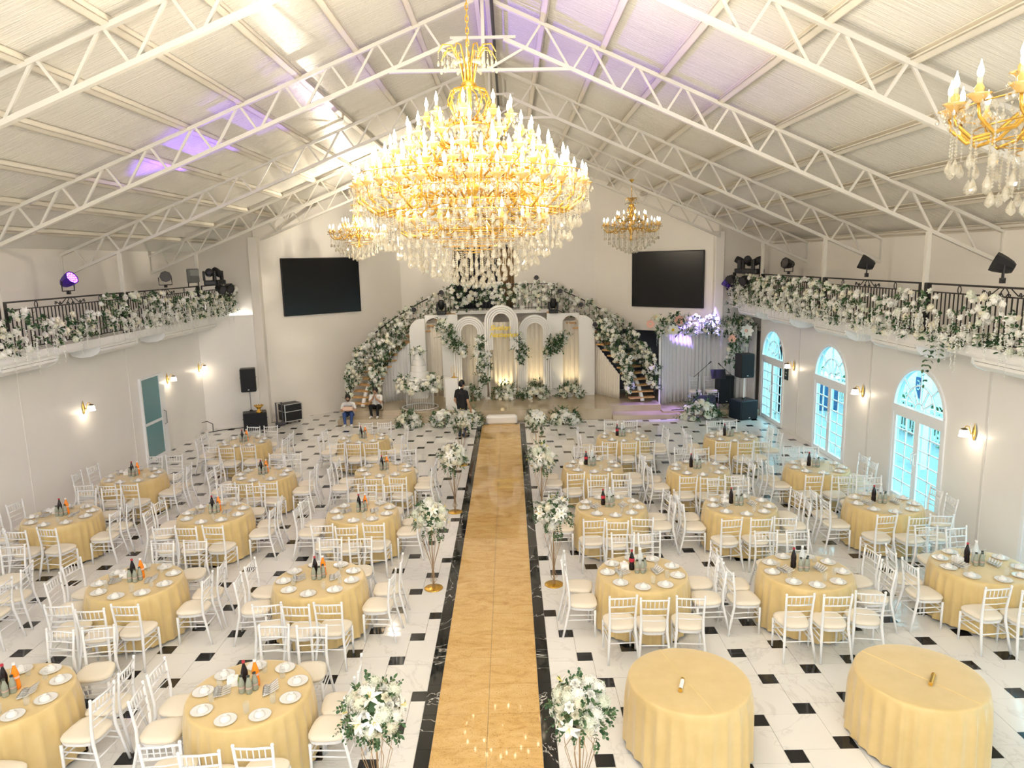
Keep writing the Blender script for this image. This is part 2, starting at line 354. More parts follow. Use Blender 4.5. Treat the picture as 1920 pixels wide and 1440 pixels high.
# unlit rooms behind the doorway and under the right-hand wall
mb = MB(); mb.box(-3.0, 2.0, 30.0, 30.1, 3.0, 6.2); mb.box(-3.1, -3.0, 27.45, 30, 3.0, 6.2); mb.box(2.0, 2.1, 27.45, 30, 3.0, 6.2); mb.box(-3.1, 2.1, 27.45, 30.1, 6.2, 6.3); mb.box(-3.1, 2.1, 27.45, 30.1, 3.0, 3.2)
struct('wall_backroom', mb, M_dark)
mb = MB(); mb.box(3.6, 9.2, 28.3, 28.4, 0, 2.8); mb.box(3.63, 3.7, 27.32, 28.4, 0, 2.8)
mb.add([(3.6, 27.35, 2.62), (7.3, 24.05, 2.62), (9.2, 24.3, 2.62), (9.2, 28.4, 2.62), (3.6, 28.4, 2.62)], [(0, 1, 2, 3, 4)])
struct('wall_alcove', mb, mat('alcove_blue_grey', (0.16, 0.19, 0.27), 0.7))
struct('wall_alcove_side', MB().box(9.1, 9.2, 23.3, 28.4, 0, 2.8), M_wall)
vwall('wall_right_end', 8.55, 23.33, 9.2, 23.36, 0, ZB - 0.1, ZB - 0.1, M_wall)
vwall('wall_right_return_lower', CRx, CRy + 0.02, UR + 0.15, 24.56, 2.6, ZB + 0.05, ZB + 0.05, M_wall)
struct('wall_right_outer', MB().box(UR + 0.02, UR + 0.15, 23.3, 24.7, 0, ZB), M_wall)
# corner columns
struct('trim_1', MB().bevbox(CLx - 0.16, CLx + 0.14, CLy - 0.12, CLy + 0.2, 0, zroof(CLx) - 0.35, 0.02), M_wallback)
struct('trim_2', MB().bevbox(CRx - 0.14, CRx + 0.16, CRy - 0.12, CRy + 0.2, 2.6, zroof(CRx) - 0.35, 0.02), M_wallback)

# right wall with arched openings
WC = [22.18, 18.12, 14.12, 10.06, 6.0, 1.9]; WR = 0.95; SP = 1.96
mb = MB(); ys = -3.0; th = 0.16
for yc in sorted(WC):
    mb.box(XR, XR + th, ys, yc - WR, 0, ZB - 0.16); ys = yc + WR
    K = 20
    pts = [(yc - WR * math.cos(PI * k / K), SP + WR * math.sin(PI * k / K)) for k in range(K + 1)]
    for xx in (XR, XR + th):
        mb.strip([(xx, p[0], p[1]) for p in pts], [(xx, p[0], ZB - 0.16) for p in pts])
    mb.strip([(XR, p[0], p[1]) for p in pts], [(XR + th, p[0], p[1]) for p in pts])
mb.box(XR, XR + th, ys, 23.35, 0, ZB - 0.16)
struct('wall_right', mb, M_wall)
struct('baseboard_right', MB().box(XR - 0.015, XR, 19.1, 21.2, 0, 0.09), M_wall)
# thin cover strips where the wall panels meet
k = 2
for yy in (12.05, 16.1, 20.15): k += 1; struct('trim_%d' % k, MB().box(XR - 0.012, XR, yy - 0.03, yy + 0.03, 0, ZB - 0.2), mat('cover_strip', (0.72, 0.70, 0.68), 0.35))
for yy in (14.2, 18.3): k += 1; struct('trim_%d' % k, MB().box(XL, XL + 0.01, yy - 0.02, yy + 0.02, 0, ZB - 0.2), M_wall)
# dado rails on the upper walls
k += 1; struct('trim_%d' % k, MB().box(UL, UL + 0.02, -3, 24.3, 4.72, 4.75), M_wallback)
k += 1; struct('trim_%d' % k, MB().box(UR - 0.02, UR, -3, 24.3, 4.72, 4.75), M_wallback)

# arched glazed doors
def arc_bar(mb, yc, zc, r, wdt, x0, x1, a0=0.0, a1=PI, K=16):
    P = []; Q = []
    for i in range(K + 1):
        t = a0 + (a1 - a0) * i / K
        P.append((yc - (r - wdt / 2) * math.cos(t), zc + (r - wdt / 2) * math.sin(t))); Q.append((yc - (r + wdt / 2) * math.cos(t), zc + (r + wdt / 2) * math.sin(t)))
    for xx in (x0, x1): mb.strip([(xx, *p) for p in P], [(xx, *q) for q in Q])
    mb.strip([(x0, *p) for p in P], [(x1, *p) for p in P]); mb.strip([(x0, *q) for q in Q], [(x1, *q) for q in Q])
def window(n_, yc):
    root = sempty('window_%d' % n_, (0, 0, 0))
    x0, x1 = XR - 0.03, XR + 0.09
    f = MB(); arc_bar(f, yc, SP, WR - 0.035, 0.075, x0, x1, K=24)
    f.box(x0, x1, yc - WR, yc - WR + 0.075, 0, SP); f.box(x0, x1, yc + WR - 0.075, yc + WR, 0, SP); f.box(x0 - 0.006, x1 + 0.006, yc - WR + 0.004, yc + WR - 0.004, SP - 0.09, SP + 0.06)
    f.build('window_frame', M_upvc, root)
    g = MB(); xa, xb = XR + 0.01, XR + 0.05; IR = WR - 0.07
    arc_bar(g, yc, SP + 0.05, 0.16, 0.022, xa, xb, K=10); arc_bar(g, yc, SP + 0.05, 0.52, 0.022, xa, xb)
    for t in (45, 90, 135): a = math.radians(t); g.bar((xa + 0.02, yc - 0.52 * math.cos(a), SP + 0.05 + 0.52 * math.sin(a)), (xa + 0.02, yc - IR * math.cos(a), SP + IR * math.sin(a)), 0.022, 0.035, (1, 0, 0))
    for t in (30, 60, 90, 120, 150): a = math.radians(t); g.bar((xa + 0.02, yc - 0.16 * math.cos(a), SP + 0.05 + 0.16 * math.sin(a)), (xa + 0.02, yc - 0.52 * math.cos(a), SP + 0.05 + 0.52 * math.sin(a)), 0.022, 0.035, (1, 0, 0))
    g.build('fanlight_bars', M_upvc, root)
    def sector(r0, r1, a0, a1, K=5):
        m2 = MB(); ts = [math.radians(a0 + (a1 - a0) * i / K) for i in range(K + 1)]
        m2.strip([(XR + 0.03, yc - r0 * math.cos(t), SP + 0.04 + r0 * math.sin(t)) for t in ts], [(XR + 0.03, yc - r1 * math.cos(t), SP + 0.04 + r1 * math.sin(t)) for t in ts]); m2.build('fanlight_pane', M_pane, root)
    for a in (0, 45, 90, 135): sector(0.52, IR, a, a + 45)
    for a in (0, 30, 60, 90, 120, 150): sector(0.16, 0.52, a, a + 30)
    sector(0.0, 0.16, 0, 180, 8)
    for s_ in (-1, 1):
        ya, yb = (yc - WR + 0.08, yc - 0.005) if s_ < 0 else (yc + 0.005, yc + WR - 0.08)
        lf = MB(); sw = 0.075
        lf.box(x0 + 0.02, x1 - 0.02, ya, ya + sw, 0.01, SP - 0.09); lf.box(x0 + 0.02, x1 - 0.02, yb - sw, yb, 0.01, SP - 0.09)
        lf.box(x0 + 0.016, x1 - 0.016, ya + 0.003, yb - 0.003, 0.012, 0.12); lf.box(x0 + 0.016, x1 - 0.016, ya + 0.003, yb - 0.003, SP - 0.17, SP - 0.095)
        leaf = lf.build('door_leaf', M_upvc, root)
        ym = (ya + yb) / 2; zs = [0.12 + (SP - 0.29) * i / 6 for i in range(7)]
        mu = MB(); mu.box(xa, xb, ym - 0.011, ym + 0.011, 0.12, SP - 0.17)
        for z in zs[1:-1]: mu.box(xa, xb, ya + sw, yb - sw, z - 0.010, z + 0.010)
        mu.build('glazing_bars', M_upvc, leaf)
        for i in range(6):
            for (u0, u1) in ((ya + sw, ym), (ym, yb - sw)):
                MB().add([(XR + 0.03, u0, zs[i]), (XR + 0.03, u1, zs[i]), (XR + 0.03, u1, zs[i + 1]), (XR + 0.03, u0, zs[i + 1])], [(0, 1, 2, 3)]).build('pane', M_pane, leaf)
        hy = yb - 0.04 if s_ < 0 else ya + 0.04
        MB().tube([(x0 + 0.02, hy, 0.9), (x0 - 0.03, hy, 0.92), (x0 - 0.03, hy, 1.13), (x0 + 0.02, hy, 1.15)], 0.012, 6).build('handle', M_white, leaf)
for i, yc in enumerate(WC): window(i + 1, yc)

# frosted door in the left wall
d = sempty('door_1', (XL, 0, 0)); y0, y1, dz = 18.74, 20.0, 2.3
mb = MB(); mb.box(0, 0.06, y0, y0 + 0.05, 0, dz); mb.box(0, 0.06, y1 - 0.26, y1, 0, dz); mb.box(0, 0.055, y0 + 0.003, y1 - 0.003, dz - 0.05, dz - 0.002); mb.box(0, 0.055, y0 + 0.003, y1 - 0.003, 0.002, 0.1); mb.box(0, 0.055, y0 + 0.003, y1 - 0.003, 1.0, 1.07)
mb.build('door_frame', M_upvc, d)
for z0, z1 in ((0.1, 1.0), (1.07, dz - 0.05)): MB().box(0.01, 0.035, y0 + 0.05, y1 - 0.26, z0, z1).build('pane', M_frost, d)
MB().tube([(0.05, y1 - 0.15, 0.85), (0.12, y1 - 0.15, 0.88), (0.12, y1 - 0.15, 1.22), (0.05, y1 - 0.15, 1.25)], 0.014, 6).build('door_handle', mat('handle_steel', (0.35, 0.36, 0.38), 0.3, metal=0.8), d)

# ================================================================== BALCONIES
for side in (-1, 1):
    nm = 'left' if side < 0 else 'right'
    xe, xo = (-8.7, UL) if side < 0 else (7.72, UR)
    yend = 23.9 if side < 0 else 24.1
    a, c = min(xe, xo), max(xe, xo)
    mb = MB(); mb.box(a, c, -3, yend, 3.5, ZB)
    i_ = xe - 0.03 * side
    mb.box(min(xe, i_ - side * 0.02), max(xe, i_ - side * 0.02), -3, yend, 3.54, 3.685)
    struct('floor_balcony_' + nm, mb, M_white)

# ================================================================== ROOF
purl_L = [-1.15 - 1.0 * i for i in range(9)]; purl_R = [1.02 + 1.005 * i for i in range(9)]
BAYS = [-3.0, 0.33, 4.53, 8.73, 12.93, 17.13, 21.33, 24.6, 28.0]
ceil = sempty('ceiling')
for side, P in ((-1, [0.0] + purl_L + [-10.2]), (1, [0.0] + purl_R + [9.2])):
    for b0, b1 in zip(BAYS[:-1], BAYS[1:]):
        for p0, p1 in zip(P[:-1], P[1:]):
            L = (p1 - p0); cx = (p0 + p1) / 2; g_ = 0.004
            za, zb_ = zroof(p0) + 0.12, zroof(p1) + 0.12
            e0 = p0 + g_ * side if p0 else p0; e1 = p1 - g_ * side
            mb = MB(); y0_, y1_ = b0 + g_, b1 - g_
            q = [(e0, y0_, za), (e1, y0_, zb_), (e1, y1_, zb_), (e0, y1_, za)]
            if side > 0: q = q[::-1]
            mb.add(q + [(p[0], p[1], p[2] + 0.04) for p in q], [(0, 1, 2, 3), (7, 6, 5, 4), (0, 4, 5, 1), (1, 5, 6, 2), (2, 6, 7, 3), (3, 7, 4, 0)])
            mb.build('roof_sheet', M_foil, ceil)
MB().add([(0, -3, 9.84), (0, 28, 9.84), (-10.4, 28, zroof(-10.4) + 0.3), (-10.4, -3, zroof(-10.4) + 0.3), (9.4, 28, zroof(9.4) + 0.3), (9.4, -3, zroof(9.4) + 0.3)], [(0, 1, 2, 3), (0, 5, 4, 1)]).build('roof_deck', M_steel, ceil)
def roofmat(): pass
ROWS = ['nearest', 'second', 'third', 'fourth', 'fifth', 'sixth', 'seventh', 'eighth', 'ninth', 'tenth']
def purlin(x, side, idx):
    z = zroof(x) + 0.06; s_ = 0.397 if side < 0 else -0.443
    mb = MB(); th = math.atan(s_) * 1.0
    M = Matrix.Translation((x, 0, z)) @ Matrix.Rotation(-th, 4, 'Y')
    y1 = 27.2 if abs(x) < 3.6 else 27.2 - (abs(x) - 3.65) * 0.9
    y1 = min(y1, 27.2) if abs(x) < 7.6 else 24.0
    mb.box(-0.055, 0.055, -3, y1, -0.06, -0.045, M); mb.box(-0.055, 0.055, -3, y1, 0.03, 0.045, M); mb.box(0.045, 0.055, -3, y1, -0.06, 0.045, M); mb.box(-0.055, -0.04, -3, y1, -0.06, -0.03, M)
    o = mb.build('roof_purlin', M_purlin)
    tag(o, 'cream steel roof purlin, %s from the ridge on the %s slope' % (('first', 'second', 'third', 'fourth', 'fifth', 'sixth', 'seventh', 'eighth', 'ninth', 'tenth')[idx], 'left' if side < 0 else 'right'), 'purlin', 'roof purlins')
for i, x in enumerate(purl_L): purlin(x, -1, i)
for i, x in enumerate(purl_R): purlin(x, 1, i)
for s_ in (-1, 1):
    tag(MB().box(s_ * 0.09 - 0.035, s_ * 0.09 + 0.035, -3, 27.2, 9.40, 9.55).build('ridge_beam', M_purlin), 'cream steel ridge beam running along the %s of the roof peak' % ('left' if s_ < 0 else 'right'), 'beam', 'ridge beams')
tag(MB().tube([(0.16, -3, 9.36), (0.17, 5, 9.33), (0.16, 13, 9.36), (0.17, 20, 9.33), (0.16, 27, 9.36)], 0.03, 6).build('cable_bundle', M_plastic), 'black cable bundle strung along the roof ridge', 'cable')
def truss(Y, xl, xr, label, posts=True):
    t = thing('roof_truss', label, 'truss', (0, Y, 0), 0, 'white steel roof trusses')
    zt = lambda X: zroof(X) - 0.02
    zb_ = lambda X: 9.0 - (0.394 * -X if X < 0 else 0.446 * X)
    for side, xe in ((-1, xl), (1, xr)):
        MB().bar((0, 0, zt(0)), (xe, 0, zt(xe)), 0.06, 0.08, (0, 1, 0)).build('top_chord', M_steel, t)
        MB().bar((side * 0.35, 0, zb_(side * 0.35)), (xe, 0, zb_(xe)), 0.064, 0.08, (0, 1, 0)).build('bottom_chord', M_steel, t)
        MB().bar((xe, 0, zt(xe)), (xe, 0, zb_(xe) - 0.03), 0.05, 0.05, (0, 1, 0)).build('end_strut', M_steel, t)
        xs = [side * (0.98 + 0.797 * i) for i in range(13)]
        for i, x in enumerate(xs):
            if abs(x) > abs(xe) - 0.2: break
            xb = x - side * 0.27
            if abs(xb) > 0.4: MB().bar((x, 0, zt(x)), (xb, 0, zb_(xb)), 0.036, 0.036, (0, 1, 0)).build('web_strut', M_steel, t)
            xn = x + side * (0.797 - 0.33)
            if abs(xn) < abs(xe): MB().bar((x + side * 0.05, 0, zt(x + side * 0.05)), (xn, 0, zb_(xn)), 0.036, 0.036, (0, 1, 0)).build('web_strut', M_steel, t)
    MB().bar((-1.62, 0, 8.36), (1.5, 0, 8.34), 0.05, 0.076, (0, 1, 0)).build('collar_tie', M_steel, t)
    MB().bar((-0.55, 0, 8.87), (0.55, 0, 8.87), 0.046, 0.046, (0, 1, 0)).build('collar_tie', M_steel, t)
    for s_ in (-1, 1): MB().bar((s_ * 0.1, 0, 8.38), (s_ * 0.75, 0, 8.72), 0.04, 0.04, (0, 1, 0)).build('web_strut', M_steel, t)
    MB().bar((0.0, 0, 8.36), (0.0, 0, 9.5), 0.056, 0.056, (0, 1, 0)).build('king_post', M_steel, t)
    if posts:
        for side, xp in ((-1, -8.72), (1, 7.76)):
            p = MB().bar((xp, Y, ZB), (xp, Y, zb_(xp) - 0.02), 0.075, 0.075, (0, 1, 0)).build('support_post', M_steel)
            tag(p, 'white steel post on the %s balcony edge carrying %s' % ('left' if side < 0 else 'right', label.split(', ')[-1]), 'post', 'white balcony posts')
TY = [(4.53, 'nearest truss, over the camera'), (8.73, 'second nearest truss'), (12.93, 'third truss from the camera'), (17.13, 'fourth truss from the camera'), (21.33, 'fifth truss from the camera')]
for Y, nm in TY: truss(Y, UL, UR, 'white steel lattice roof truss, ' + nm)
truss(23.75, -7.75, 7.2, 'white steel lattice roof truss, farthest, against the back wall', False)

# ================================================================== OUTSIDE THE WINDOWS
struct('floor_terrace', MB().box(XR + 0.16, 12.0, -3, 36, -0.25, -0.05), M_grout)
te = sempty('floor_terrace_boards')
y = 8.0
dm = MB().box(XR + 0.17, 11.9, 0, 0.138, -0.05, -0.03).mesh('deck_board', M_deck)
while y < 34: obj('deck_board', dm, te, (0, y, 0)); y += 0.145
struct('floor_pool', MB().box(12.0, 60, -10, 70, -0.6, -0.5), M_pool)
fe = thing('terrace_fence', 'white picket fence along the terrace edge outside the windows', 'fence', (11.85, 0, 0))
MB().box(-0.03, 0.03, 8, 34, 0.85, 0.91).build('top_rail', M_white, fe); MB().box(-0.02, 0.02, 8, 34, 0.10, 0.15).build('bottom_rail', M_white, fe)
pk = MB().box(-0.015, 0.015, -0.02, 0.02, -0.05, 0.85).mesh('picket', M_white)
y = 8.05
while y < 34: obj('picket', pk, fe, (0, y, 0)); y += 0.15
# ================================================================== CHAIRS
def post_pt(s_, z):
    pts = [(0.205, -0.285, 0.0), (0.168, -0.19, 0.43), (0.166, -0.188, 0.60), (0.178, -0.225, 0.91)]
    for a, c in zip(pts[:-1], pts[1:]):
        if z <= c[2]:
            t = (z - a[2]) / (c[2] - a[2]); return Vector((s_ * (a[0] + (c[0] - a[0]) * t), a[1] + (c[1] - a[1]) * t, z))
    return Vector((s_ * pts[-1][0], pts[-1][1], z))
def seat_outline(k, inset=0.0):
    P = []
    for i in range(20):
        t = 2 * PI * i / 20; c, s_ = math.cos(t), math.sin(t)
        x = math.copysign(abs(c) ** 0.55, c); yv = math.copysign(abs(s_) ** 0.6, s_)
        w_ = 0.195 + 0.022 * yv
        P.append((x * (w_ - inset) * k, yv * (0.2 - inset) * k))
    return P
def rings(mb, levels):
    n_ = 20; vs = []; fs = []
    for k, z, ins in levels: vs += [(x, y, z) for x, y in seat_outline(k, ins)]
    for i in range(len(levels) - 1):
        for j in range(n_): l = (j + 1) % n_; fs.append((i * n_ + j, i * n_ + l, (i + 1) * n_ + l, (i + 1) * n_ + j))
    fs += [tuple(range(n_ - 1, -1, -1)), tuple(range((len(levels) - 1) * n_, len(levels) * n_))]
    mb.add(vs, fs)
CM = {}
mb = MB(); rings(mb, [(0.98, 0.432, 0), (1.03, 0.445, 0), (1.03, 0.462, 0), (0.96, 0.478, 0), (0.7, 0.486, 0)]); CM['seat_cushion'] = mb.mesh('seat_cushion', M_cush, True)
mb = MB(); rings(mb, [(1.0, 0.392, 0.012), (1.0, 0.43, 0.0), (0.9, 0.432, 0.0)]); CM['seat_frame'] = mb.mesh('seat_frame', M_chair)
legs = []
for s_ in (-1, 1):
    legs.append(MB().tube([(s_ * 0.185, 0.165, 0.0), (s_ * 0.183, 0.163, 0.40)], [0.014, 0.018], 8).mesh('leg', M_chair, True))
    mb = MB(); mb.tube([post_pt(s_, z) for z in (0, 0.22, 0.43, 0.52, 0.60, 0.75, 0.91)], [0.014, 0.017, 0.019, 0.018, 0.017, 0.015, 0.014], 8); mb.ball(post_pt(s_, 0.915), 0.018, 8, 4)
    legs.append(mb.mesh('leg', M_chair, True))
def cross(z, r): return MB().tube([post_pt(-1, z), (post_pt(-1, z) + post_pt(1, z)) / 2 + Vector((0, -0.012, 0)), post_pt(1, z)], r, 6)
CM['top_rail'] = cross(0.885, 0.012).mesh('top_rail', M_chair, True)
crs = [cross(z, r).mesh('cross_rail', M_chair, True) for z, r in ((0.765, 0.011), (0.675, 0.007), (0.595, 0.007))]
sp = []
for i in range(5):
    x = -0.11 + 0.055 * i; sp.append(MB().tube([(x, post_pt(1, 0.765).y - 0.008, 0.765), (x, post_pt(1, 0.885).y - 0.008, 0.885)], 0.0065, 6).mesh('spindle', M_chair, True))
st = []
for s_ in (-1, 1):
    for z in (0.33, 0.26): st.append(MB().tube([(s_ * 0.184, 0.164, z), post_pt(s_, z)], 0.0085, 6).mesh('stretcher', M_chair, True))
for z in (0.33, 0.26): st.append(MB().tube([(-0.184, 0.164, z), (0.184, 0.164, z)], 0.0085, 6).mesh('stretcher', M_chair, True))
st.append(MB().tube([post_pt(-1, 0.27), post_pt(1, 0.27)], 0.0085, 6).mesh('stretcher', M_chair, True))
def merged(ms, name):
    mb = MB()
    for me in ms: mb.add([vv.co.copy() for vv in me.vertices], [tuple(p.vertices) for p in me.polygons])
    return mb.mesh(name, M_chair, True)
far_back = merged([CM['top_rail']] + crs + sp, 'backrest'); far_st = merged(st, 'stretchers')
def chair(label, x, y, rz, group, z=0.0, detail=True):
    t = thing('banquet_chair', label, 'chair', (x, y, z), rz, group)
    obj('seat_cushion', CM['seat_cushion'], t); obj('seat_frame', CM['seat_frame'], t)
    for m_ in legs: obj('leg', m_, t)
    if detail:
        obj('top_rail', CM['top_rail'], t)
        for m_ in crs: obj('cross_rail', m_, t)
        for m_ in sp: obj('spindle', m_, t)
        for m_ in st: obj('stretcher', m_, t)
    else:
        obj('backrest', far_back, t); obj('stretchers', far_st, t)
    return t

# ================================================================== TABLES AND TABLEWARE
TR, TZ = 0.625, 0.765
def cloth_mesh(seed, folds):
    r_ = random.Random(seed); n_ = 176; prof = []
    ph = [r_.uniform(0, 2 * PI) for _ in range(4)]
    vs = [(0, 0, TZ)]; fs = []
    rad = [(0.2, TZ), (0.45, TZ), (TR - 0.02, TZ), (TR, TZ - 0.004), (TR + 0.012, TZ - 0.02)]
    L = []
    for r0, z in rad: L.append([(r0, z)] * n_)
    for k in range(1, 10):
        t = k / 9; ring = []; amp = min(1.0, t / 0.28) ** 0.8
        for i in range(n_):
            a = 2 * PI * i / n_
            u = folds * a + ph[0] + 1.1 * math.sin(3 * a + ph[1]) + 0.5 * math.sin(7 * a + ph[2])
            wv = 1.0 - 2.0 * abs(math.sin(u / 2)) ** 0.8
            big = math.sin(5 * a + ph[3])
            ring.append((TR + 0.014 + 0.020 * amp + amp * (0.020 + 0.006 * big) * wv + 0.018 * t * (1 + 0.5 * big), TZ - 0.02 - t * (TZ - 0.055) + 0.010 * t * math.sin(4 * a + ph[3])))
        L.append(ring)
    for ring in L:
        for i, (r0, z) in enumerate(ring): a = 2 * PI * i / n_; vs.append((r0 * math.cos(a), r0 * math.sin(a), z))
    for i in range(n_): fs.append((0, 1 + i, 1 + (i + 1) % n_))
    for k in range(len(L) - 1):
        for i in range(n_): j = (i + 1) % n_; fs.append((1 + k * n_ + i, 1 + (k + 1) * n_ + i, 1 + (k + 1) * n_ + j, 1 + k * n_ + j))
    mb = MB(); mb.add(vs, fs); return mb.mesh('tablecloth', M_cloth, True)
cloths = [cloth_mesh(s_, f) for s_, f in ((1, 30), (2, 28), (3, 32), (4, 29))]
ttop = MB().lathe([(0.0, 0.735), (0.61, 0.735), (0.615, 0.76), (0.0, 0.762)], 32).mesh('tabletop', M_table)
tleg = MB().tube([(0.42, 0, 0), (0.40, 0, 0.735)], 0.02, 8).mesh('table_leg', mat('table_steel', (0.72, 0.71, 0.69), 0.4))
plate_m = MB().lathe([(0.0, 0.004), (0.062, 0.002), (0.068, 0.006), (0.108, 0.017), (0.110, 0.020), (0.104, 0.0195), (0.066, 0.010), (0.0, 0.009)], 24).mesh('dinner_plate', M_china, True)
bowl_m = MB().lathe([(0.054, 0.0), (0.054, 0.006), (0.050, 0.022), (0.038, 0.038), (0.026, 0.045), (0.025, 0.052), (0.021, 0.052), (0.020, 0.046), (0.0, 0.045)], 18).mesh('soup_bowl', M_china, True)
glass_m = MB().lathe([(0.0, 0.0), (0.028, 0.0), (0.029, 0.01), (0.033, 0.115), (0.031, 0.115), (0.027, 0.012), (0.0, 0.01)], 14).mesh('drinking_glass', M_glass, True)
def spoon_mesh():
    mb = MB(); vs = []; fs = []; K = 9
    for i in range(K + 1):
        t = i / K; x = -0.065 + 0.13 * t
        w_ = 0.022 * math.sin(PI * min(t / 0.45, 1) * 0.9 + 0.15) if t < 0.45 else 0.0095 - 0.002 * (t - 0.45)
        zc = 0.004 if t < 0.4 else 0.004 + 0.02 * (t - 0.4) / 0.6
        rim = 0.016 if t < 0.42 else zc + 0.004
        vs += [(x, -w_, rim), (x, 0, zc), (x, w_, rim), (x, 0, zc - 0.003)]
    for i in range(K):
        o = i * 4
        for a, c in ((0, 1), (1, 2), (2, 3), (3, 0)): fs.append((o + a, o + c, o + 4 + c, o + 4 + a))
    fs += [(0, 1, 2, 3), (K * 4 + 3, K * 4 + 2, K * 4 + 1, K * 4)]
    mb.add(vs, fs); return mb.mesh('soup_spoon', M_china, True)
spoon_m = spoon_mesh()
def bottle_parts(R_, H, body, label_m, cap_m, lz0, lz1, neck=0.34):
    b = MB().lathe([(0.0, 0.002), (R_ * 0.85, 0.0), (R_, 0.012), (R_, H * 0.22), (R_ * 0.9, H * 0.32), (R_ * 0.98, H * 0.45), (R_ * 0.93, H * 0.58), (R_ * 0.6, H * 0.75), (R_ * neck, H * 0.87), (R_ * neck, H * 0.93), (0.0, H * 0.93)], 14).mesh('bottle_body', body, True)
    l = MB().lathe([(R_ * 1.01, H * lz0), (R_ * 1.012, H * (lz0 + lz1) / 2), (R_ * 1.01, H * lz1)], 14, None, False).mesh('bottle_label', label_m, True) if label_m else None
    c = MB().lathe([(R_ * neck * 1.25, H * 0.92), (R_ * neck * 1.25, H * 0.995), (0.0, H)], 10).mesh('bottle_cap', cap_m)
    return b, l, c
B_cola = bottle_parts(0.040, 0.30, M_cola, None, M_cap, 0.4, 0.56)
B_colar = bottle_parts(0.040, 0.30, M_cola, M_labelr, M_cap, 0.42, 0.6)
B_orange = bottle_parts(0.040, 0.30, M_orange, mat('pale_pink_label', (0.85, 0.55, 0.45), 0.5), M_white, 0.42, 0.5)
B_soda = bottle_parts(0.034, 0.20, M_soda, M_sodalabel, mat('dark_cap', (0.04, 0.05, 0.04), 0.4), 0.30, 0.38, 0.42)
B_water = bottle_parts(0.045, 0.33, M_water, None, M_white, 0.35, 0.55)
def bottle(P, name, label, x, y, z, group):
    t = thing(name, label, 'bottle', (x, y, z), rnd.uniform(0, 6), group)
    obj('bottle_body', P[0], t)
    if P[1]: obj('bottle_label', P[1], t)
    obj('bottle_cap', P[2], t)
HOURS = ['twelve', 'one', 'two', 'three', 'four', 'five', 'six', 'seven', 'eight', 'nine', 'ten', 'eleven']
def hour(dx, dy): return HOURS[int(round((math.atan2(dx, dy) / (2 * PI)) * 12)) % 12] + " o'clock"
tissue_m = [MB().bevbox(-0.055, 0.055, -0.06, 0.06, 0, 0.075, 0.004).mesh('tissue_box_body', M_paper), MB().box(0.0555, 0.0565, -0.045, 0.045, 0.01, 0.065).mesh('tissue_print', M_green), MB().lathe([(0.02, 0.074), (0.012, 0.09), (0.024, 0.108)], 7, None, False).mesh('tissue', M_paper)]
CH9 = [('near side left', -0.47, -0.80, 0.10), ('near side middle', -0.02, -0.88, 0.0), ('near side right', 0.43, -0.82, -0.08),
       ('right side near', 0.88, -0.21, PI / 2 - 0.06), ('right side far', 0.88, 0.26, PI / 2 + 0.08), ('left side near', -0.89, -0.17, -PI / 2 + 0.05), ('left side far', -0.89, 0.30, -PI / 2 - 0.1),
       ('far side right', 0.36, 0.89, PI + 0.1), ('far side left', -0.13, 0.91, PI - 0.05)]
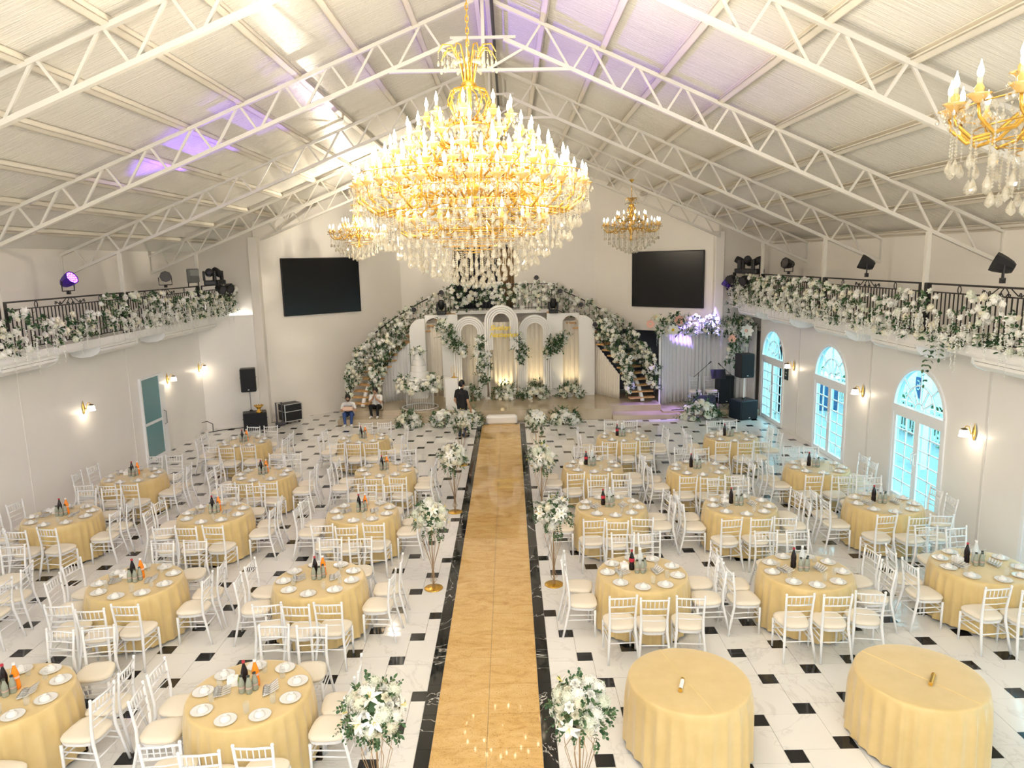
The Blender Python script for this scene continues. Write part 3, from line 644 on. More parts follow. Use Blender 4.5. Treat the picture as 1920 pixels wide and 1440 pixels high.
def table(tn, x, y, idx, right, full=True, skip=(), spoons=True, detail=True, only=None):
    r_ = random.Random(idx * 7 + 3)
    if full:
        t = thing('round_table', 'round folding table under the gold cloth, ' + tn, 'table', (x, y, 0), r_.uniform(0, 1), 'round banquet tables')
        obj('tabletop', ttop, t)
        for k in range(4): obj('table_leg', tleg, t, (0, 0, 0), (0, 0, PI / 4 + k * PI / 2))
        tag(obj('tablecloth', cloths[idx % 4], None, (x, y, 0), (0, 0, r_.uniform(0, 6))), 'gold satin tablecloth on the ' + tn, 'tablecloth', 'gold tablecloths')
    for nm, dx, dy, a in CH9:
        if nm in skip or (only and nm not in only): continue
        jx, jy = r_.uniform(-0.04, 0.04), r_.uniform(-0.04, 0.04)
        chair('white chair with ivory cushion, %s seat, %s' % (nm, tn), x + dx + jx, y + dy + jy, a + r_.uniform(-0.09, 0.09), 'white banquet chairs', detail=detail)
    if not full: return
    a0 = -0.28 + r_.uniform(-0.1, 0.1); n_ = 9
    used = set()
    for k in range(n_):
        a = a0 + 2 * PI * k / n_ + r_.uniform(-0.05, 0.05)
        px, py = 0.49 * math.sin(a), 0.49 * math.cos(a)
        h = hour(px, py)
        if h in used: h = hour(math.sin(a + 0.3), math.cos(a + 0.3))
        used.add(h)
        tag(obj('dinner_plate', plate_m, None, (x + px, y + py, TZ + 0.0005)), "white plate at %s on the %s" % (h, tn), 'plate', 'dinner plates')
        tag(obj('soup_bowl', bowl_m, None, (x + px + r_.uniform(-0.012, 0.012), y + py + r_.uniform(-0.01, 0.012), TZ + 0.0105)), "upturned white bowl on the %s plate, %s" % (h, tn), 'bowl', 'soup bowls')
        if k % 3 != 2:
            ga = a + 0.28; gx, gy = 0.37 * math.sin(ga), 0.37 * math.cos(ga)
            tag(obj('drinking_glass', glass_m, None, (x + gx, y + gy, TZ + 0.001)), "empty glass near the %s plate, %s" % (h, tn), 'glass', 'drinking glasses')
    cx, cy_ = x - 0.03, y + 0.05
    if right:
        bottle(B_colar if idx % 3 == 0 else B_cola, 'cola_bottle', ('dark cola bottle with red label, ' if idx % 3 == 0 else 'dark cola bottle, ') + tn, cx - 0.10, cy_ + 0.06, TZ, 'cola bottles')
        bottle(B_water, 'water_bottle', 'tall clear water bottle, ' + tn, cx + 0.02, cy_ + 0.06, TZ, 'water bottles')
    else:
        bottle(B_cola, 'cola_bottle', 'dark cola bottle, ' + tn, cx - 0.05, cy_ + 0.05, TZ, 'cola bottles')
        bottle(B_orange, 'orange_soda_bottle', 'orange soda bottle, ' + tn, cx + 0.06, cy_ + 0.07, TZ, 'orange soda bottles')
    for k, (dx, dy, w_) in enumerate(((-0.045, -0.06, 'left'), (0.035, -0.07, 'middle'), (0.075, -0.005, 'right'))):
        bottle(B_soda, 'soda_bottle', 'small clear soda bottle, %s of three, %s' % (w_, tn), cx + dx, cy_ + dy, TZ, 'soda bottles')
    if right and idx % 2 == 0 or not right and idx % 3 == 0:
        t = thing('tissue_box', 'white tissue box with green print, ' + tn, 'tissue box', (cx - 0.2, cy_ + 0.10, TZ), r_.uniform(-0.3, 0.3), 'tissue boxes')
        for nm, me in zip(('box_body', 'print_panel', 'tissue'), tissue_m): obj(nm, me, t)
    if spoons:
        for fan, (fx, fy) in enumerate(((-0.26, 0.0), (0.24, 0.03))):
            for k in range(5):
                a = 0.25 + 0.06 * k + fan * 0.4
                tag(obj('soup_spoon', spoon_m, None, (x + fx - 0.012 * k, y + fy - 0.08 + 0.038 * k, TZ + 0.006), (0, 0, a), (1.35, 1.5, 1.4)), 'white soup spoon, %s in the %s row, %s' % (('nearest', 'second', 'third', 'fourth', 'farthest')[k], 'left' if fan == 0 else 'right', tn), 'spoon', 'soup spoons')
TAB = [('left aisle table, nearest row', -2.47, 6.94, 0), ('left middle table, nearest row', -5.05, 6.98, 0), ('left aisle table, second row', -2.44, 9.67, 0), ('left middle table, second row', -5.08, 9.72, 0),
       ('left aisle table, third row', -2.38, 12.45, 0), ('left middle table, third row', -5.08, 12.55, 0), ('left wall table, third row', -7.88, 12.58, 0), ('left aisle table, fourth row', -2.42, 15.08, 0),
       ('left middle table, fourth row', -5.0, 14.95, 0), ('left wall table, fourth row', -7.82, 15.03, 0), ('left aisle table, farthest row', -3.46, 18.0, 0), ('left wall table, farthest row', -6.48, 17.9, 0),
       ('right aisle table, second row', 2.15, 9.64, 1), ('right middle table, second row', 4.45, 9.59, 1), ('right wall table, second row', 6.95, 9.63, 1), ('right aisle table, third row', 2.1, 12.43, 1),
       ('right middle table, third row', 4.4, 12.35, 1), ('right wall table, third row', 6.95, 12.3, 1), ('right aisle table, fourth row', 2.07, 15.05, 1), ('right middle table, fourth row', 4.26, 14.68, 1),
       ('right wall table, fourth row', 6.73, 14.6, 1), ('right aisle table, farthest row', 3.12, 17.57, 1), ('right wall table, farthest row', 5.76, 17.35, 1)]
for i, (tn, x, y, rt) in enumerate(TAB):
    table(tn, x, y, i, rt, spoons=y < 13, detail=y < 13.5)
table('left wall table, second row', -7.9, 9.7, 40, 0, full=False, only=('right side near', 'right side far', 'far side right', 'far side left'))
# two bare tables by the aisle
for nm, x, y, ci, rz in (('near the aisle', 2.16, 7.0, 1, 0.15), ('nearer the windows', 4.6, 6.98, 3, 0.1)):
    t = thing('round_table', 'round folding table under the empty gold cloth ' + nm, 'table', (x, y, 0), 0.2, 'round banquet tables')
    obj('tabletop', ttop, t)
    for k in range(4): obj('table_leg', tleg, t, (0, 0, 0), (0, 0, PI / 4 + k * PI / 2))
    c_ = tag(obj('tablecloth', cloths[ci], None, (x, y, 0), (0, 0, rz)), 'gold satin cloth with a centre crease on the bare table ' + nm, 'tablecloth', 'gold tablecloths')
    cr = MB(); zz = TZ
    P = [(-0.035, 0.615), (-0.033, 0.3), (-0.035, 0.0), (-0.032, -0.3), (-0.035, -0.615)]
    for a, b_ in zip(P[:-1], P[1:]):
        cr.add([(a[0] - 0.012, a[1], zz), (a[0], a[1], zz + 0.006), (a[0] + 0.004, a[1], zz), (b_[0] - 0.012, b_[1], zz), (b_[0], b_[1], zz + 0.006), (b_[0] + 0.004, b_[1], zz)], [(0, 1, 4, 3), (1, 2, 5, 4)])
    obj('fold_crease', cr.mesh('fold_crease', M_cloth), c_, (0, 0, 0), (0, 0, 0.1 if ci == 1 else 0.5))
for nm, x, y, rz, m1 in (('white party popper tube with gold bands, lying on the bare aisle table', 2.05, 6.86, -0.35 + PI / 2, M_paper), ('gold party popper tube lying on the bare table by the windows', 4.66, 6.86, -0.95 + PI / 2 + 0.3, M_goldm)):
    t = thing('party_popper', nm, 'party popper', (x, y, TZ + 0.022), rz, 'party poppers')
    MB().tube([(-0.10, 0, 0), (0.10, 0, 0)], 0.02, 12).build('tube_body', m1, t)
    for e in (-1, 1): MB().tube([(e * 0.085, 0, 0), (e * 0.11, 0, 0)], 0.022, 12).build('end_band', M_goldm, t)
# ================================================================== CHANDELIERS
flame_m = MB().lathe([(0.010, 0.0), (0.017, 0.012), (0.019, 0.03), (0.014, 0.055), (0.006, 0.078), (0.0015, 0.10)], 8).mesh('candle_bulb', M_bulb, True)
sleeve_m = MB().lathe([(0.0145, 0.0), (0.0145, 0.05), (0.010, 0.055), (0.0, 0.055)], 8).mesh('candle_sleeve', M_candle, True)
def drop(mb, x, y, z, s_=1.0, beads=0, pitch=0.022):
    for k in range(beads):
        zz = z - pitch * k; r_ = 0.008 * s_
        mb.add([(x + r_, y, zz), (x, y + r_, zz), (x - r_, y, zz), (x, y - r_, zz), (x, y, zz + r_ * 1.2), (x, y, zz - r_ * 1.2)], [(0, 1, 4), (1, 2, 4), (2, 3, 4), (3, 0, 4), (1, 0, 5), (2, 1, 5), (3, 2, 5), (0, 3, 5)])
    zz = z - pitch * beads
    mb.lathe([(0.0, zz), (0.010 * s_, zz - 0.02 * s_), (0.021 * s_, zz - 0.05 * s_), (0.019 * s_, zz - 0.066 * s_), (0.0, zz - 0.082 * s_)], 6, Matrix.Translation((x, y, 0)))
def bobeche_mesh():
    mb = MB(); mb.lathe([(0.016, -0.035), (0.03, -0.02), (0.05, 0.0), (0.075, 0.018), (0.068, 0.02), (0.04, 0.008), (0.022, 0.016), (0.03, 0.05), (0.018, 0.075)], 10)
    return mb.mesh('drip_dish', M_amber, True)
bob_m = bobeche_mesh()
mb = MB()
for k in range(5): a = 2 * PI * k / 5; drop(mb, 0.068 * math.cos(a), 0.068 * math.sin(a), 0.012, 0.62, 2, 0.016)
pend_m = mb.mesh('pendants', M_crystal)
strand_cache = {}
def strand(n_, s_):
    k = (n_, s_)
    if k not in strand_cache: mb = MB(); drop(mb, 0, 0, 0, s_, n_); strand_cache[k] = mb.mesh('crystal_strand', M_crystal)
    return strand_cache[k]
def arm_mesh(r, dip, r0, rise):
    P = [(r0, 0, -dip * 0.5), (r0 + (r - r0) * 0.25, 0, -dip * 0.25), (r0 + (r - r0) * 0.5, 0, -dip * 0.85), (r0 + (r - r0) * 0.78, 0, -dip), (r - 0.015, 0, -dip * 0.55), (r, 0, -0.03)]
    mb = MB(); mb.tube(P, [0.012, 0.012, 0.014, 0.014, 0.012, 0.010], 6)
    return mb.mesh('arm', M_goldm, True)
def chandelier(label, x, y, zc, tiers, rings_, crown_z, crown_r, top_z, watt, nlights, limit=300, seed=1, gr='crystal chandeliers'):
    r_ = random.Random(seed)
    t = thing('chandelier', label, 'chandelier', (x, y, zc), 0, gr)
    zl = min(z for _, z, _ in rings_)
    # centre column
    prof = [(0.0, -0.45), (0.03, -0.44), (0.05, -0.38), (0.025, -0.30), (0.05, -0.2), (0.10, -0.12), (0.06, -0.05), (0.03, 0.05), (0.04, 0.2), (0.07, 0.28), (0.03, 0.36), (0.025, crown_z - 0.05), (0.09, crown_z), (0.03, crown_z + 0.06), (0.02, crown_z + 0.15), (0.0, crown_z + 0.16)]
    MB().lathe(prof, 12).build('centre_column', M_goldm, t, True)
    for (r, z, n_, dip) in tiers:
        am = arm_mesh(r, dip, min(0.1 + 0.25 * r, 0.42), 0)
        off = r_.uniform(0, 1)
        for k in range(n_):
            a = 2 * PI * (k + off) / n_
            arm = obj('candle_arm', am, t, (0, 0, z), (0, 0, a))
            obj('drip_dish', bob_m, arm, (r, 0, 0)); obj('pendants', pend_m, arm, (r, 0, 0), kind='stuff'); obj('candle_sleeve', sleeve_m, arm, (r, 0, 0.06)); obj('candle_bulb', flame_m, arm, (r, 0, 0.115))
        rg = MB(); rr = min(0.1 + 0.25 * r, 0.42); rg.tube([(rr * math.cos(2 * PI * k / 24), rr * math.sin(2 * PI * k / 24), z - dip * 0.5) for k in range(24)], 0.014, 6, True); rg.build('tier_ring', M_goldm, t, True)
        # bead garlands slung from cup to cup and up to the column
        sw = MB()
        for k in range(n_):
            a = 2 * PI * (k + off) / n_
            for q in range(1, 13):
                f = q / 13; rr2 = r * (1 - f) + 0.08 * f; zz = z + 0.02 + 0.24 * f - 0.20 * math.sin(PI * f); s2 = 0.012 + 0.006 * (q % 3)
                xx, yy = rr2 * math.cos(a), rr2 * math.sin(a)
                sw.add([(xx + s2, yy, zz), (xx, yy + s2, zz), (xx - s2, yy, zz), (xx, yy - s2, zz), (xx, yy, zz + s2 * 1.3), (xx, yy, zz - s2 * 1.6)], [(0, 1, 4), (1, 2, 4), (2, 3, 4), (3, 0, 4), (1, 0, 5), (2, 1, 5), (3, 2, 5), (0, 3, 5)])
            if n_ > 10:
                a2 = 2 * PI * (k + off + 1) / n_
                for q in range(0, 7):
                    f = q / 6; aa = a + (a2 - a) * f; zz = z - 0.03 - 0.09 * math.sin(PI * f); s2 = 0.011
                    xx, yy = r * math.cos(aa), r * math.sin(aa)
                    sw.add([(xx + s2, yy, zz), (xx, yy + s2, zz), (xx - s2, yy, zz), (xx, yy - s2, zz), (xx, yy, zz + s2), (xx, yy, zz - s2 * 1.4)], [(0, 1, 4), (1, 2, 4), (2, 3, 4), (3, 0, 4), (1, 0, 5), (2, 1, 5), (3, 2, 5), (0, 3, 5)])
        sw.build('bead_garlands', M_crystal, t, kind='stuff')
    # hanging crystal rings
    S = []
    for (r, zb_, n_) in rings_:
        for k in range(n_):
            a = 2 * PI * (k + (0.5 if n_ % 2 else 0)) / n_; nb = r_.choice((10, 11, 12, 13)); S.append((r * math.cos(a), r * math.sin(a), zb_ + r_.uniform(-0.015, 0.015), nb))
        rg = MB(); rg.tube([(r * math.cos(2 * PI * k / 28), r * math.sin(2 * PI * k / 28), zb_ + 0.09 + 0.022 * 13) for k in range(28)], 0.005, 5, True); rg.build('crystal_ring', M_goldm, t, True)
    S.sort(key=lambda q: q[1])
    sc_ = 1.15 if limit > 200 else 1.3
    rest = MB()
    for i, (xx, yy, zb_, nb) in enumerate(S):
        if i < limit: obj('crystal_strand', strand(nb, sc_), t, (xx, yy, zb_ + 0.09 + 0.022 * nb), (0, 0, r_.uniform(0, 3)))
        else: drop(rest, xx, yy, zb_ + 0.09 + 0.022 * nb, sc_, nb)
    if rest.f: rest.build('crystal_strands', M_crystal, t, kind='stuff')
    # plumed crown
    for k in range(12):
        a = 2 * PI * k / 12; R_ = crown_r * (1.0 if k % 2 else 0.72); H_ = 0.36 * crown_r / 0.33
        P = [(0.05, 0, crown_z), (R_ * 0.3, 0, crown_z + H_ * 0.6), (R_ * 0.55, 0, crown_z + H_ * 1.0), (R_ * 0.85, 0, crown_z + H_ * 0.98), (R_, 0, crown_z + H_ * 0.75)]
        m2 = MB(); m2.tube(P, [0.012, 0.011, 0.010, 0.008, 0.006], 5)
        pl = m2.build('crown_plume', M_goldm, t, True, rz=a)
        m3 = MB()
        for f in (1, 0.86, 0.7, 0.5): drop(m3, R_ * f, 0, crown_z + H_ * (0.75 + 0.2 * (1 - f)), 0.75, 4, 0.018)
        m3.build('plume_crystals', M_crystal, pl, kind='stuff')
        P = [(0.06, 0, crown_z - 0.02), (crown_r * 0.55, 0, crown_z - 0.06), (crown_r * 0.66, 0, crown_z - 0.16), (crown_r * 0.5, 0, crown_z - 0.30), (0.06, 0, crown_z - 0.36)]
        m2 = MB(); m2.tube(P, 0.009, 5)
        for f in range(1, 4): drop(m2, P[f][0], 0, P[f][2], 0.5, 1)
        m2.build('basket_rib', M_goldm, t, True, rz=a + 0.13)
    # chain and canopy
    ch = MB(); z = crown_z + 0.15; k = 0
    while z < top_z - 0.07:
        pts = [(0.016 * math.cos(q * PI / 4), 0, z + 0.035 + 0.038 * math.sin(q * PI / 4)) for q in range(8)]
        if k % 2: pts = [(0, p[0], p[2]) for p in pts]
        ch.tube(pts, 0.006, 4, True); z += 0.058; k += 1
    ch.build('chain', M_goldm, t)
    MB().lathe([(0.0, top_z - 0.12), (0.02, top_z - 0.10), (0.03, top_z - 0.05), (0.075, top_z - 0.02), (0.075, top_z), (0.0, top_z)], 12).build('canopy', M_goldm, t, True)
    R0, Z0 = tiers[-1 if nlights < 3 else 0][0], tiers[0][1]
    for k in range(nlights):
        a = 2 * PI * (k + 0.5) / nlights; L = bpy.data.lights.new('candle_light', 'POINT'); L.energy = watt; L.color = (1.0, 0.89, 0.72); L.shadow_soft_size = 0.05
        lo = bpy.data.objects.new('candle_light', L); COL.objects.link(lo); lo.parent = t
        lo.location = (R0 * math.cos(a), R0 * math.sin(a), Z0 + 0.45) if nlights > 1 else (0.45, -0.2, Z0 + 0.3)
    return t
BT = [(1.22, -0.13, 32, 0.26), (1.03, 0.05, 24, 0.2), (0.84, 0.21, 18, 0.18), (0.66, 0.37, 14, 0.16), (0.45, 0.58, 9, 0.14), (0.80, -0.50, 16, 0.14)]
BR = [(1.25, -0.40, 70), (1.16, -0.56, 60), (1.06, -0.70, 56), (0.95, -0.78, 50), (0.82, -0.88, 44), (0.70, -0.96, 38), (0.58, -1.02, 32), (0.46, -1.07, 26), (0.34, -1.12, 20), (0.22, -1.16, 13), (0.11, -1.19, 7)]
chandelier('huge tiered gold and crystal chandelier hanging over the golden aisle', -0.03, 8.0, 6.08, BT, BR, 0.92, 0.34, 3.35, 40, 8, 300, 3)
ST = [(0.80, 0.0, 18, 0.2), (0.42, 0.2, 8, 0.15)]
SR = [(0.78, -0.40, 26), (0.66, -0.52, 22), (0.54, -0.60, 18), (0.42, -0.67, 15), (0.30, -0.73, 11), (0.18, -0.78, 8), (0.07, -0.81, 4)]
c1 = chandelier('small crystal chandelier hanging left of the huge one, far end', -3.98, 21.33, 6.07, ST, SR, 0.55, 0.2, 1.28, 220, 1, 120, 4)
for lb, x, y, z, k in (('small crystal chandelier hanging by the right wall screen', 3.93, 21.33, 6.10, 1.0), ('near crystal chandelier cut by the top right picture corner', 3.98, 4.6, 6.08, 1.0), ('crystal chandelier hidden behind the huge one, mirrored in the aisle', 0.0, 16.4, 6.25, 1.25)):
    c = copy_tree(c1); c.location = (x, y, z); c['label'] = lb; c.scale = (k, k, k)
c = copy_tree(c1); c.location = (-3.98, 4.6, 6.08); c['label'] = 'near left crystal chandelier, level with the one at the top right'

# ================================================================== WALL SCONCES
def sconce(lb, x, y, z, rz):
    t = thing('wall_sconce', lb, 'wall lamp', (x, y, z), rz, 'brass wall sconces'); t.scale = (1.2, 1.2, 1.2)   # local +x points into the room
    MB().lathe([(0.0, -0.13), (0.018, -0.11), (0.035, -0.05), (0.042, 0.0), (0.03, 0.06), (0.014, 0.10), (0.0, 0.15)], 10, Matrix.Translation((0.016, 0, 0)) @ Matrix.Diagonal((0.45, 1, 1, 1))).build('back_plate', M_brass, t, True)
    MB().tube([(0.02, 0, 0.0), (0.06, 0, -0.02), (0.08, 0, 0.03), (0.10, 0, 0.09), (0.14, 0, 0.10), (0.165, 0, 0.06)], 0.008, 6).build('arm', M_brass, t, True)
    MB().lathe([(0.04, 0.045), (0.05, 0.05), (0.03, 0.066), (0.0, 0.075)], 10, Matrix.Translation((0.165, 0, 0))).build('shade_cap', M_twig, t, True)
    MB().lathe([(0.0, 0.045), (0.04, 0.045), (0.062, 0.02), (0.062, -0.02), (0.072, -0.055), (0.068, -0.055), (0.05, -0.02)], 14, Matrix.Translation((0.165, 0, 0)), False).build('glass_shade', M_shade, t, True)
    L = bpy.data.lights.new('sconce_light', 'POINT'); L.energy = 1.6; L.color = (1.0, 0.83, 0.6); L.shadow_soft_size = 0.03
    lo = bpy.data.objects.new('sconce_light', L); COL.objects.link(lo); lo.parent = t; lo.location = (0.165, 0, -0.09)
for lb, y in (('near the front of the left wall', 16.21), ('beside the frosted door', 20.32), ('in the far left corner', 22.45)): sconce('lit brass wall lamp with white glass shade, ' + lb, XL, y, 2.06, 0)
for lb, y in (('nearest on the right wall', 12.32), ('middle of the right wall', 16.37), ('farthest on the right wall', 20.46)): sconce('lit brass wall lamp with white glass shade, ' + lb, XR - 0.012, y, 2.02, PI)

# ================================================================== CEILING AIR CONDITIONERS UNDER THE BALCONIES
prof = [(0.0, 0.0), (0.0, -0.10), (-0.05, -0.16), (-0.2, -0.225), (-0.45, -0.24), (-0.62, -0.2), (-0.66, -0.1), (-0.66, 0.0)]  # x towards wall is negative
ac_body = MB().prism(prof, -0.82, 0.82).mesh('casing', M_ac)
mb = MB(); mb.box(0.0, 0.03, -0.78, 0.78, -0.055, -0.005); mb.box(0.0, 0.025, -0.78, 0.78, -0.115, -0.065)
ac_flap = mb.mesh('louvre', M_ac)
ac_slot = MB().box(-0.02, 0.012, -0.78, 0.78, -0.066, -0.054).mesh('air_slot', M_acdark)
ac_end = MB().prism([(0.02, 0.0), (0.02, -0.10), (-0.05, -0.175), (-0.2, -0.24), (-0.45, -0.255), (-0.63, -0.21), (-0.68, -0.1), (-0.68, 0.0)], 0, 0.035).mesh('end_panel', mat('ac_end_panel', (0.80, 0.83, 0.86), 0.35))
def acunit(lb, x, y, side):
    t = thing('air_conditioner', lb, 'air conditioner', (x, y, 3.5), 0 if side < 0 else PI, 'air conditioners under the balconies')
    obj('casing', ac_body, t); obj('louvre', ac_flap, t); obj('air_slot', ac_slot, t); obj('end_panel', ac_end, t, (0, -0.85, 0)); obj('end_panel', ac_end, t, (0, 0.815, 0))
NTH = ['nearest', 'second', 'third', 'fourth', 'fifth', 'sixth']
for i, y in enumerate((13.55, 16.75, 19.8, 21.55)): acunit('white air conditioner under the left balcony, %s from the camera' % NTH[i], -8.74, y, -1)
for i, y in enumerate((10.6, 13.85, 16.65, 19.85, 22.5)): acunit('white air conditioner under the right balcony, %s from the camera' % NTH[i], 7.76, y, 1)

# ================================================================== BALCONY RAILINGS
pick_m = MB().box(-0.008, 0.008, -0.008, 0.008, 3.76, 4.47).mesh('picket', M_iron)
post_m = MB().bevbox(-0.045, 0.045, -0.045, 0.045, 3.66, 4.63, 0.006).mesh('post', M_iron)
mb = MB(); mb.tube([(0, 0.045 * math.cos(q * PI / 8), 4.535 + 0.062 * math.sin(q * PI / 8)) for q in range(16)], 0.009, 5, True); ring_m = mb.mesh('oval_ring', M_iron)
def spiral(cx, cz, r, turns, s_, a0): return [(0, cx + s_ * r * (1 - 0.75 * q / 14) * math.cos(a0 + turns * 2 * PI * q / 14), cz + r * (1 - 0.75 * q / 14) * math.sin(a0 + turns * 2 * PI * q / 14)) for q in range(15)]
mb = MB()
for s_ in (-1, 1):
    mb.tube([(0, s_ * 0.03, 4.6), (0, s_ * 0.09, 4.54), (0, s_ * 0.03, 4.48)], 0.009, 5); mb.tube(spiral(s_ * 0.11, 4.505, 0.03, 1.2, s_, 2.2), 0.008, 5)
    mb.tube([(0, s_ * 0.14, 4.60), (0, s_ * 0.30, 4.50)], 0.009, 5); mb.tube(spiral(s_ * 0.34, 4.525, 0.035, 1.2, s_, 3.4), 0.008, 5)
    mb.tube([(0, s_ * 0.36, 4.49), (0, s_ * 0.47, 4.555)], 0.009, 5); mb.tube(spiral(s_ * 0.50, 4.525, 0.035, 1.2, s_, 1.2), 0.008, 5)
scroll_m = mb.mesh('scrollwork', M_iron)
def railing(lb, x, y0, y1):
    t = thing('balcony_railing', lb, 'railing', (x, 0, 0), 0, 'black iron balcony railings')
    MB().box(-0.022, 0.022, y0, y1, 4.60, 4.63).build('top_rail', M_iron, t); MB().box(-0.014, 0.014, y0, y1, 4.465, 4.485).build('middle_rail', M_iron, t); MB().box(-0.014, 0.014, y0, y1, 3.75, 3.772).build('bottom_rail', M_iron, t)
    n_ = int((y1 - y0) / 0.115)
    for k in range(1, n_): obj('picket', pick_m, t, (0, y0 + (y1 - y0) * k / n_, 0))
    for yy in (y0, y1): obj('post', post_m, t, (0, yy + (0.045 if yy == y0 else -0.045), 0))
    m_ = (y0 + y1) / 2
    if y1 - y0 > 3:
        obj('scrollwork', scroll_m, t, (0, m_, 0))
        for d_ in (-1.1, 1.1): obj('oval_ring', ring_m, t, (0, m_ + d_, 0))
    else: obj('oval_ring', ring_m, t, (0, m_, 0))
for nm, x, ye in (('left', -8.72, 23.85), ('right', 7.76, 24.0)):
    for lb, y0, y1 in (('nearest', 8.73, 12.93), ('second', 12.93, 17.13), ('third', 17.13, 21.33), ('far end', 21.33, ye)):
        railing('black iron railing on the %s balcony, %s bay' % (nm, lb), x, y0 + 0.045, y1 - 0.045)

# ================================================================== STAGE LIGHTS
def frus(r0, r1, L, n_=10): return [(r0, 0), (r0, L * 0.2), (r1, L * 0.85), (r1 * 1.05, L), (r1 * 0.92, L), (0.0, L * 0.93)]
par_body = MB().lathe([(0.0, -0.14), (0.07, -0.14), (0.10, -0.09), (0.125, 0.0), (0.145, 0.10), (0.145, 0.15), (0.13, 0.15)], 8, None, False).mesh('lamp_housing', M_plastic)
par_lit = MB().lathe([(0.0, -0.14), (0.07, -0.14), (0.10, -0.09), (0.125, 0.0), (0.145, 0.10), (0.145, 0.15), (0.13, 0.15)], 8, None, False).mesh('lamp_housing', mat('housing_violet_glow', (0.05, 0.012, 0.30), 0.4))  # black housing; violet spill from its lit lens is put into the colour
par_lens = MB().lathe([(0.131, 0.135), (0.0, 0.135)], 12, None, False).mesh('lens', mat('lens_dark', (0.05, 0.05, 0.06), 0.15))
yoke = MB(); yoke.tube([(-0.155, 0, 0.0), (-0.155, 0, -0.2), (0.155, 0, -0.2), (0.155, 0, 0.0)], 0.013, 5); yoke_m = yoke.mesh('yoke', M_plastic)
clamp_m = MB().box(-0.03, 0.03, -0.03, 0.03, -0.27, -0.19).mesh('clamp', M_plastic)
lens_purple = MB().lathe([(0.131, 0.136), (0.0, 0.136)], 12, None, False).mesh('lens', mat('lens_purple', (0.4, 0.2, 0.9), 0.3, emit=(0.35, 0.06, 1.0), estr=1.2))
led_m = MB()
for i in range(19):
    rr = 0 if i == 0 else (0.05 if i < 7 else 0.1); a = i * 1.047 if i < 7 else i * 0.5236
    led_m.lathe([(0.016, 0.137), (0.012, 0.142), (0.0, 0.143)], 6, Matrix.Translation((rr * math.cos(a), rr * math.sin(a), 0)))
led_m = led_m.mesh('led_cluster', mat('led_pink', (1, 0.6, 0.9), 0.3, emit=(0.9, 0.35, 1.0), estr=1.6))
def par(lb, x, y, z, aim, lit=None, watt=0, k=1.0, spot=0.9, hang=True):
    t = thing('par_light', lb, 'stage light', (x, y, z), 0, 'black stage par lights'); t.scale = (k, k, k)
    d = (Vector(aim) - Vector((x, y, z))).normalized(); q = d.to_track_quat('Z', 'Y').to_euler()
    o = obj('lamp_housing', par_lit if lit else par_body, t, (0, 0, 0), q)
    obj('lens', lens_purple if lit else par_lens, o)
    if lit: obj('led_cluster', led_m, o)
    rz = math.atan2(d.y, d.x) - PI / 2
    obj('yoke', yoke_m, t, (0, 0, 0), (0, 0, rz)); obj('clamp', clamp_m, t)
    if watt:
        L = bpy.data.lights.new('par_beam', 'SPOT'); L.energy = watt; L.color = lit or (0.42, 0.2, 1.0); L.spot_size = spot; L.spot_blend = 0.6; L.shadow_soft_size = 0.06
        lo = bpy.data.objects.new('par_beam', L); COL.objects.link(lo); lo.location = Vector((x, y, z)) + d * 0.22 * k; lo.rotation_euler = d.to_track_quat('-Z', 'Y').to_euler()
        lo.parent = None
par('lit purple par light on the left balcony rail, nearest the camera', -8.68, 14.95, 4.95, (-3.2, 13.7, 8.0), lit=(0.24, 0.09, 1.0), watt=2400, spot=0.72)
par('unlit black par light on the left balcony rail, farther one', -8.68, 19.2, 4.93, (-6.0, 15.0, 5.6))
par('black par light on the right balcony rail, nearest the camera', 7.72, 10.85, 4.95, (2.5, 14.0, 7.6))
par('black par light on the right balcony rail, middle one', 7.72, 15.0, 4.95, (2.5, 17.5, 7.4), watt=0)
par('black par light on the right balcony rail, farthest one', 7.72, 19.2, 4.93, (4.5, 18, 5.6))
# moving heads
def moving_head(lb, x, y, z, rz, tilt, k=1.0):
    t = thing('moving_head_light', lb, 'stage light', (x, y, z), rz, 'moving head lights'); t.scale = (k, k, k)
    MB().bevbox(-0.17, 0.17, -0.15, 0.15, 0, 0.14, 0.02).build('base', M_plastic, t)
    for s_ in (-1, 1): MB().bevbox(s_ * 0.15 - 0.035, s_ * 0.15 + 0.035, -0.06, 0.06, 0.13, 0.42, 0.015).build('yoke_arm', M_plastic, t)
    M = Matrix.Translation((0, 0, 0.36)) @ Matrix.Rotation(tilt, 4, 'X')
    MB().lathe([(0.0, -0.16), (0.08, -0.16), (0.11, -0.08), (0.115, 0.08), (0.10, 0.17), (0.085, 0.17), (0.08, 0.14), (0.0, 0.14)], 12, M).build('lamp_head', M_plastic, t, True)
    MB().lathe([(0.078, 0.15), (0.0, 0.16)], 12, M, False).build('lens', mat('lens_dark', (0.05, 0.05, 0.06), 0.15), t)
for i, (x, y, rz, ti) in enumerate(((-8.62, 21.9, 0.4, 1.3), (-8.6, 22.5, 1.2, -1.0))): moving_head('black moving head light clamped on the left balcony rail, %s' % ('nearer', 'farther')[i], x, y, 4.63, rz, ti, 1.0)
for i, (x, y, rz, ti) in enumerate(((7.7, 21.6, 0.4, 1.2), (7.68, 22.3, -0.6, 1.0), (7.66, 23.0, 1.0, -1.1))): moving_head('black moving head light on the right balcony rail, %s' % ('nearest', 'middle', 'farthest')[i], x, y, 4.63, rz, ti, 1.0)
for i, (x, y) in enumerate(((-8.5, 22.3), (-8.52, 23.0))): par('black par light hanging inside the left balcony rail end, %s' % ('nearer', 'farther')[i], x, y, 4.5, (-4, 20, 3))
